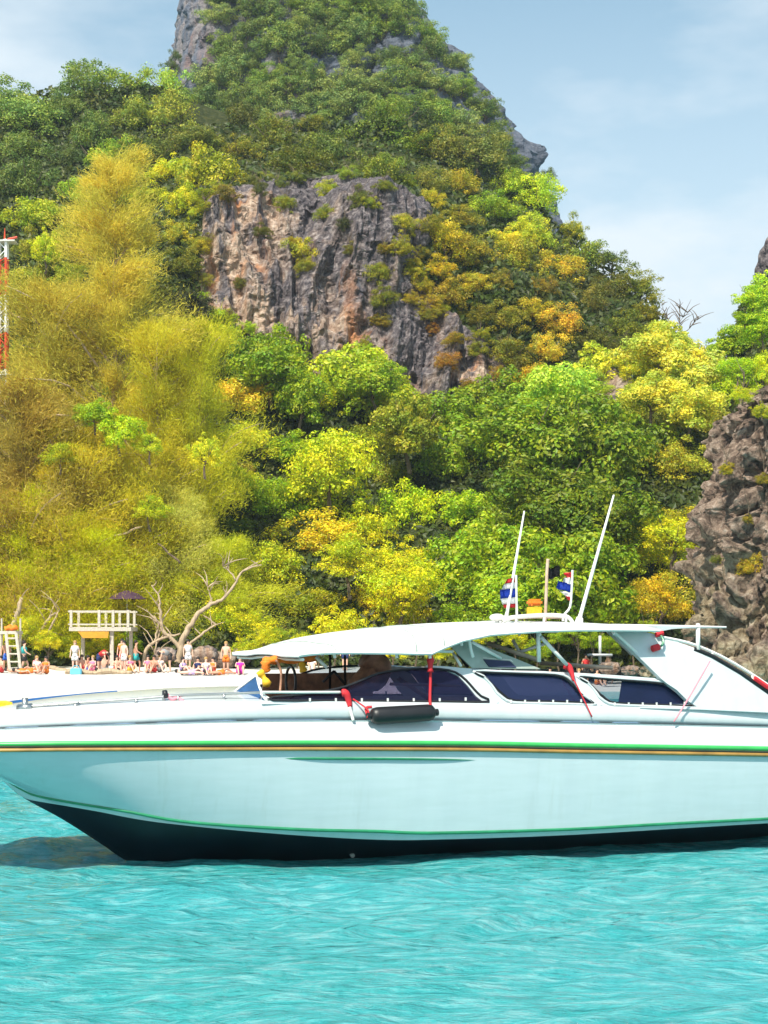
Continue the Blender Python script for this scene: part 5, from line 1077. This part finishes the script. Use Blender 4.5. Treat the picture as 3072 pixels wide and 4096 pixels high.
# cabin frame tubes
for pts, r, m in [([(469, 637, 1.3), (470.5, 648, 1.28), (473, 657, 1.25)], .022, 'pole'), ([(472, 642, 1.3), (501, 658.5, 1.2)], .02, 'pole'), ([(487, 643, .6), (537, 659.6, .9)], .03, 'under'), ([(538, 630, 1.25), (539, 662, 1.25)], .028, 'pole'),
                  ([(541, 637, 1.25), (567, 665, 1.3)], .026, 'pole'), ([(544, 644, .5), (520, 652, .5)], .022, 'pole'), ([(513, 640, .2), (519, 652, .3)], .022, 'pole'), ([(465, 637, -.9), (502, 672, -1.1)], .02, 'pole'), ([(425, 651, 1.2), (453, 651.5, 1.2)], .02, 'pole'),
                  ([(453, 653, 1.1), (461, 666, 1.25)], .018, 'pole'), ([(458, 654, .4), (468, 667, .4)], .022, 'black'), ([(612, 630, 1.2), (636, 652, 1.2), (660, 676, 1.28)], .022, 'pole'), ([(607, 631, .6), (632, 655, .7)], .018, 'pole'), ([(362, 655, -.6), (392, 672, -.6)], .02, 'pole'),
                  ([(316, 657, .9), (327, 668, .95)], .022, 'pole'), ([(330, 655, -.9), (330, 690, -1.1)], .018, 'black'), ([(345, 656, -.9), (345, 690, -1.1)], .018, 'black'), ([(276, 660, .6), (281, 672, .6), (280, 692, .8)], .016, 'brown'), ([(398, 678, .0), (430, 700, .0)], .03, 'brown'), ([(390, 684, .4), (460, 686, .4)], .02, 'brown'), ([(323, 682, .3), (334, 671, .3)], .018, 'black'), ([(334, 671, .3), (344, 683, .3)], .018, 'black'),
                  ([(588, 655, -.8), (612, 655, -.8)], .018, 'pole'), ([(600, 636, -1.0), (600, 664, -1.1)], .02, 'pole'), ([(540, 663, -.9), (612, 668, -.9)], .03, 'under')]:
    tb('frame_tube', pts, r, m)
# grey-green side panel and blue hatch
def sheet(name, pts, mat, thick=.02, parent=boat):
    bm = bmesh.new(); P = [Bp(*p) for p in pts]; c = bm.faces.new([bm.verts.new(p) for p in P]); bmesh.ops.triangulate(bm, faces=[c]); bmesh.ops.solidify(bm, geom=bm.faces[:], thickness=thick); return bo(name, bm, mat, parent)
pan = sheet('cabin_roof_panel', [(450, 646, 1.12), (467, 639, 1.12), (487, 648, 1.12), (515, 659, 1.14), (540, 669.5, 1.2), (472, 668.5, 1.2), (458, 655, 1.16)], 'sheer')
sheet('roof_hatch', [(482.5, 660, 1.165), (509, 662, 1.165), (515.5, 668, 1.2), (488.5, 667.5, 1.2)], 'navy', .03, pan)
sheet('hatch_frame', [(481, 658.8, 1.15), (510, 660.8, 1.15), (512, 663, 1.16), (509, 661.6, 1.16), (482.5, 659.6, 1.16)], 'pole', .03, pan)
sheet('window_blind', [(622, 679, 1.2), (664, 684, 1.2), (690, 704, 1.25), (618, 704, 1.25)], 'navy', .01)
sheet('window_reflection', [(489, 676, 1.18), (500, 677, 1.18), (520, 702, 1.25), (504, 701, 1.25)], 'sheer', .01)  # slanted lighter sheet added behind the glass to imitate a reflection
sheet('cockpit_lining', [(262, 673.5, -1.15), (300, 673.5, -1.2), (372, 672, -1.2), (372, 696, -1.2), (262, 696, -1.15)], 'brown', .03)
# interior: helm, seats, rolled curtain
def seat(name, u, y0, y1, z0=.62, h=.42, back=.5, mat='brown'):
    bm = bmesh.new(); bx(bm, u, u+.42, y0, y1, z0, z0+h, .04); o = bo(name, bm, mat)
    bm = bmesh.new(); bx(bm, u+.40, u+.5, y0, y1, z0+h-.05, z0+h+back, .04); bo('seat_back', bm, mat, o)
ub = Bp(330, 690, 0).x
for k in range(7):
    for y0, y1 in ((-1.0, -.35), (.35, 1.0)): seat('bench_seat', ub+k*.95, y0, y1, back=.34 if k < 6 else .2, mat='brown' if k % 3 else 'tan')
bm = bmesh.new(); bx(bm, Bp(272, 690, 0).x, Bp(272, 690, 0).x+.55, -.95, .95, .95, 1.72, .08); dash = bo('dashboard', bm, 'brown')
bm = bmesh.new(); q = Bp(282, 682, -.1); tube(bm, [q+Vector((.12+.0, .2*math.cos(a*math.pi/8), .2*math.sin(a*math.pi/8))) for a in range(17)], .018, 6); bo('steering_wheel', bm, 'black', dash)
bm = bmesh.new(); bm.free()
tb('rolled_curtain', [(366, 655, .3), (374, 662, .3), (376, 672, .3), (366, 680, .3), (350, 686, .3)], [.16, .17, .17, .16, .17, .19, .2, .2, .19, .2, .2, .2, .17, .15, .12, .1, .08], 'brown', n=10)
for s in (-1,):
    bm = bmesh.new(); bx(bm, ub+2.9, ub+4.6, .95, 1.06, .62, 1.95, .02); bo('side_lining', bm, 'navy')
# roof gear
rk = tb('roof_rack', [(503, 621, .9), (512, 617.5, .9), (544, 615.2, .9), (563, 616, .9), (569, 618, .9), (573, 623, .9)], .028, 'pole')
tb('rack_crossbar', [(506, 620.5, .3), (516, 618, .3), (544, 616.8, .3), (566, 618, .3)], .022, 'tan', rk)
for x in (516, 544, 566): tb('rack_foot', [(x, 616.5, .9), (x, 624.5, .9)], .018, 'pole', rk)
bm = bmesh.new(); q = Bp(497, 617.5, .8); bmesh.ops.create_icosphere(bm, subdivisions=3, radius=1, matrix=Matrix.Translation(q) @ Matrix.Diagonal((.1, .1, .05, 1))); tube(bm, [q, q-Vector((0, 0, .12))], .03, 8); bo('satellite_dome', bm, 'pole', smooth=True)
for a, b, r in (((505.5, 622, .85), (524.3, 511, .85), .026), ((578, 624, .8), (613.8, 495, .8), .03)):
    A_, B_ = Bp(*a), Bp(*b); bm = bmesh.new(); tube(bm, [A_, A_.lerp(B_, .08), A_.lerp(B_, .4), B_], [r*1.5, r*.9, r*.8, r*.42], 8); an = bo('antenna', bm, 'pole', smooth=True)
    bm = bmesh.new(); tube(bm, [A_-Vector((0, 0, .04)), A_+(B_-A_)*.05], [.07, .045], 8); bo('antenna_base', bm, 'pole', an)
tb('signal_staff', [(545, 622, .7), (546, 600, .7), (547, 572, .7), (548, 559, .7)], [.022]*13, 'tan')
bm = bmesh.new(); a = Bp(528.5, 614.5, .6); b = Bp(540, 607, .6)
bx(bm, a.x, b.x, a.y-.07, a.y+.07, a.z-.03, b.z, .01); lt = bo('signal_lamp', bm, 'yellow')
bm = bmesh.new(); c = Bp(527.6, 599, .6); bx(bm, a.x-.01, b.x+.01, a.y-.08, a.y+.08, b.z+.015, c.z, .03); bo('lamp_lens', bm, 'life', lt)
# things tied to the boat: flags, fender, life vests, cords
def rip(bm, wave=.02):
    for v in bm.verts: v.co += Vector((0, wave*math.sin(v.co.z*31+v.co.x*17), 0))
def flag(label, pole, bands, v):
    """bands: list of (colour, [(px,py) x4])"""
    P0 = Bp(pole[0][0], pole[0][1], v); t = empty('flag', Bw(P0), TH); tag(t, label, 'flag', 'flags on the boat roof'); L = lambda x, y: Bp(x, y, v)-P0
    bm = bmesh.new(); tube(bm, smoothpts([L(*q) for q in pole], 3), .016, 6); obj('pole', B2(bm, 'pole'), M['pole'], t)
    for k, (c, q) in enumerate(bands):
        bm = bmesh.new(); n = 9; top, bot = (q[0], q[1]), (q[3], q[2]); g = []
        for i in range(4):
            s = i/3; r = []
            for j in range(n):
                t_ = j/(n-1); a = Vector(top[0]).lerp(Vector(top[1]), t_); b = Vector(bot[0]).lerp(Vector(bot[1]), t_); m = a.lerp(b, s)
                w_ = L(m.x, m.y); w_.y += .05*math.sin(t_*9+s+k*.5)*t_; r.append(bm.verts.new(w_))
            g.append(r)
        for a, b in zip(g, g[1:]):
            for i in range(n-1): bm.faces.new((a[i], a[i+1], b[i+1], b[i]))
        bmesh.ops.solidify(bm, geom=bm.faces[:], thickness=.004); obj(c+'_stripe', B2(bm, 'stripe'), M['flag_'+c], t, True)
flag('limp red, white and blue striped flag nearer the canopy front on a straight white staff', [(517, 622), (516.5, 600), (516, 575)],
     [('red', [(515.5, 577), (508, 579), (504, 584), (515.5, 582)]), ('white', [(515.5, 582.2), (504, 584), (500, 590), (515.5, 588)]), ('blue', [(515.5, 588.2), (499, 590), (498.5, 599), (515.5, 597)]), ('white', [(515.5, 597.2), (498.5, 599), (501, 604.5), (515.5, 603.5)]), ('red', [(515.5, 603.7), (501, 604.6), (503, 608), (515.5, 607.5)])], .85)
flag('twisted striped flag on a bent staff beside the taller antenna', [(563, 621), (564, 615), (570, 607), (571.5, 590), (572.5, 570)],
     [('red', [(572.5, 572), (563.5, 573), (567, 577), (572.3, 578)]), ('white', [(572.3, 578.2), (565, 577), (561, 583), (571.8, 584.5)]), ('blue', [(571.5, 584.7), (557.5, 580), (554.5, 588), (570.5, 592.5)]), ('white', [(570.8, 592.7), (558, 590.5), (564, 595.5), (570.7, 597)]), ('red', [(570.7, 597.2), (564.5, 595.6), (567, 599), (570.7, 601)])], .75)
P0 = Bp(548, 580, .7); bm = bmesh.new(); g = [[bm.verts.new(Bp(548+12*i/5, 567+j*3.6+1.6*math.sin(i*1.2), .7+.04*math.sin(i*1.7))-P0) for i in range(6)] for j in range(4)]
for a, b in zip(g, g[1:]):
    for i in range(5): bm.faces.new((a[i], a[i+1], b[i+1], b[i]))
bmesh.ops.solidify(bm, geom=bm.faces[:], thickness=.004); o = obj('flag', B2(bm, 'flag'), M['black'], None, True); o.location = Bw(P0); o.rotation_euler.z = TH; tag(o, 'small black flag on the brown staff between the two striped flags', 'flag', 'flags on the boat roof')
def tied(name, label, cat, builder, group=None):
    t = empty(name, (BX, BY, 0), TH); tag(t, label, cat, group); builder(t); return t
def fender(t):
    a, b = Bp(371, 716, 1.52), Bp(434, 712.5, 1.52); r = .105; d = (b-a).normalized(); bm = bmesh.new()
    pts = [a+d*.0, a+d*.03, a+d*.08, a.lerp(b, .3), a.lerp(b, .7), b-d*.08, b-d*.03, b]; tube(bm, pts, [r*.6, r*.9, r, r, r, r, r*.9, r*.6], 16); o = obj('body', B2(bm, 'body'), M['black'], t, True)
    for e, s in ((a, -1), (b, 1)):
        bm = bmesh.new(); tube(bm, [e-d*.06*s, e+d*.05*s], .045, 10); obj('end_cap', B2(bm, 'end_cap'), M['black'], t)
    for pts in ([(367, 714, 1.5), (366, 708, 1.45), (372, 707, 1.47)], [(367, 718, 1.52), (368, 710, 1.52), (353, 699, 1.38)], [(431, 709, 1.48), (430, 700, 1.36), (430.5, 680, 1.3), (430.3, 668, 1.27)]):
        bm = bmesh.new(); tube(bm, smoothpts([Bp(*p) for p in pts], 3), .018 if pts[0][0] != 367 or pts[-1][0] != 353 else .01, 6); obj('rope', B2(bm, 'rope'), M['red'], t, True)
tied('fender', 'long black cylindrical fender hanging by red ropes on the boat side', 'fender', fender)
def wrap(name, pts, rad, mat, label, cat, group=None):
    bm = bmesh.new(); tube(bm, smoothpts([Bp(*p)-Bp(*pts[0]) for p in pts], 3), rad, 7); o = obj(name, B2(bm, name), M[mat], None, True); o.location = Bw(Bp(*pts[0])); o.rotation_euler.z = TH; tag(o, label, cat, group)
G = 'cords tied to the boat side'
wrap('tied_cord', [(342, 693, 1.36), (346, 693.5, 1.38), (348.5, 700, 1.38), (350, 707, 1.4)], [.045, .05, .05, .045, .045, .04, .04, .035, .03, .03], 'red', 'thick red strap knotted on the grab rail left of the fender', 'strap', G)
wrap('tied_cord', [(349.5, 707, 1.41), (351.5, 714, 1.43), (353.5, 721, 1.45)], .02, 'pole', 'white tail of rope hanging below the thick red strap', 'rope', G)
wrap('tied_cord', [(430.5, 652, 1.3), (430.5, 660, 1.3), (430.3, 672, 1.32)], [.05, .035, .03, .05, .035, .03, .045], 'red', 'red strap hanging from the canopy edge above the fender', 'strap', G)
wrap('tied_cord', [(563.5, 665.5, 1.25), (569, 667, 1.28), (572, 674, 1.32), (573.5, 681, 1.36)], [.04, .05, .05, .045, .04, .035, .03, .025, .02, .015], 'red', 'red knotted strap at the foot of the cabin diagonal tube', 'strap', G)
wrap('tied_cord', [(573.5, 679, 1.36), (585, 702, 1.43), (592, 717, 1.47)], [.009]*7, 'red', 'thin red cord slanting across the pillar between the two rear windows', 'cord', G)
wrap('tied_cord', [(710, 661, 1.42), (698, 682, 1.45), (687, 701, 1.47), (674, 721.6, 1.5)], [.012, .01]*5, 'pink', 'faded pink cord slanting across the side fin to the deck', 'cord', G)
def vest(label, pts, rad, mat='life'):
    wrap('life_jacket', pts, rad, mat, label, 'life jacket', 'life jackets stowed under the canopy')
vest('long row of orange life jackets bundled under the canopy front', [(263, 661.5, .5), (275, 660, .5), (295, 659, .5), (316, 657.5, .5)], [.04, .06, .045, .06, .04, .055, .065, .04, .06, .045])
vest('orange life jacket drooping at the canopy\'s front corner', [(266, 661, .55), (266, 667, .55), (268, 672, .55)], [.05, .07, .05, .06, .04, .05, .03])
vest('orange and yellow life jacket dangling mid canopy', [(302, 661, .4), (302.5, 667, .4), (304, 671.5, .4)], [.05, .04, .05, .04, .045, .055, .05], 'yellow')
vest('yellow life jacket stuffed against the windscreen', [(259, 671, .7), (264, 678, .72), (268, 686, .8)], [.04, .06, .045, .03, .05, .06, .03], 'yellow')
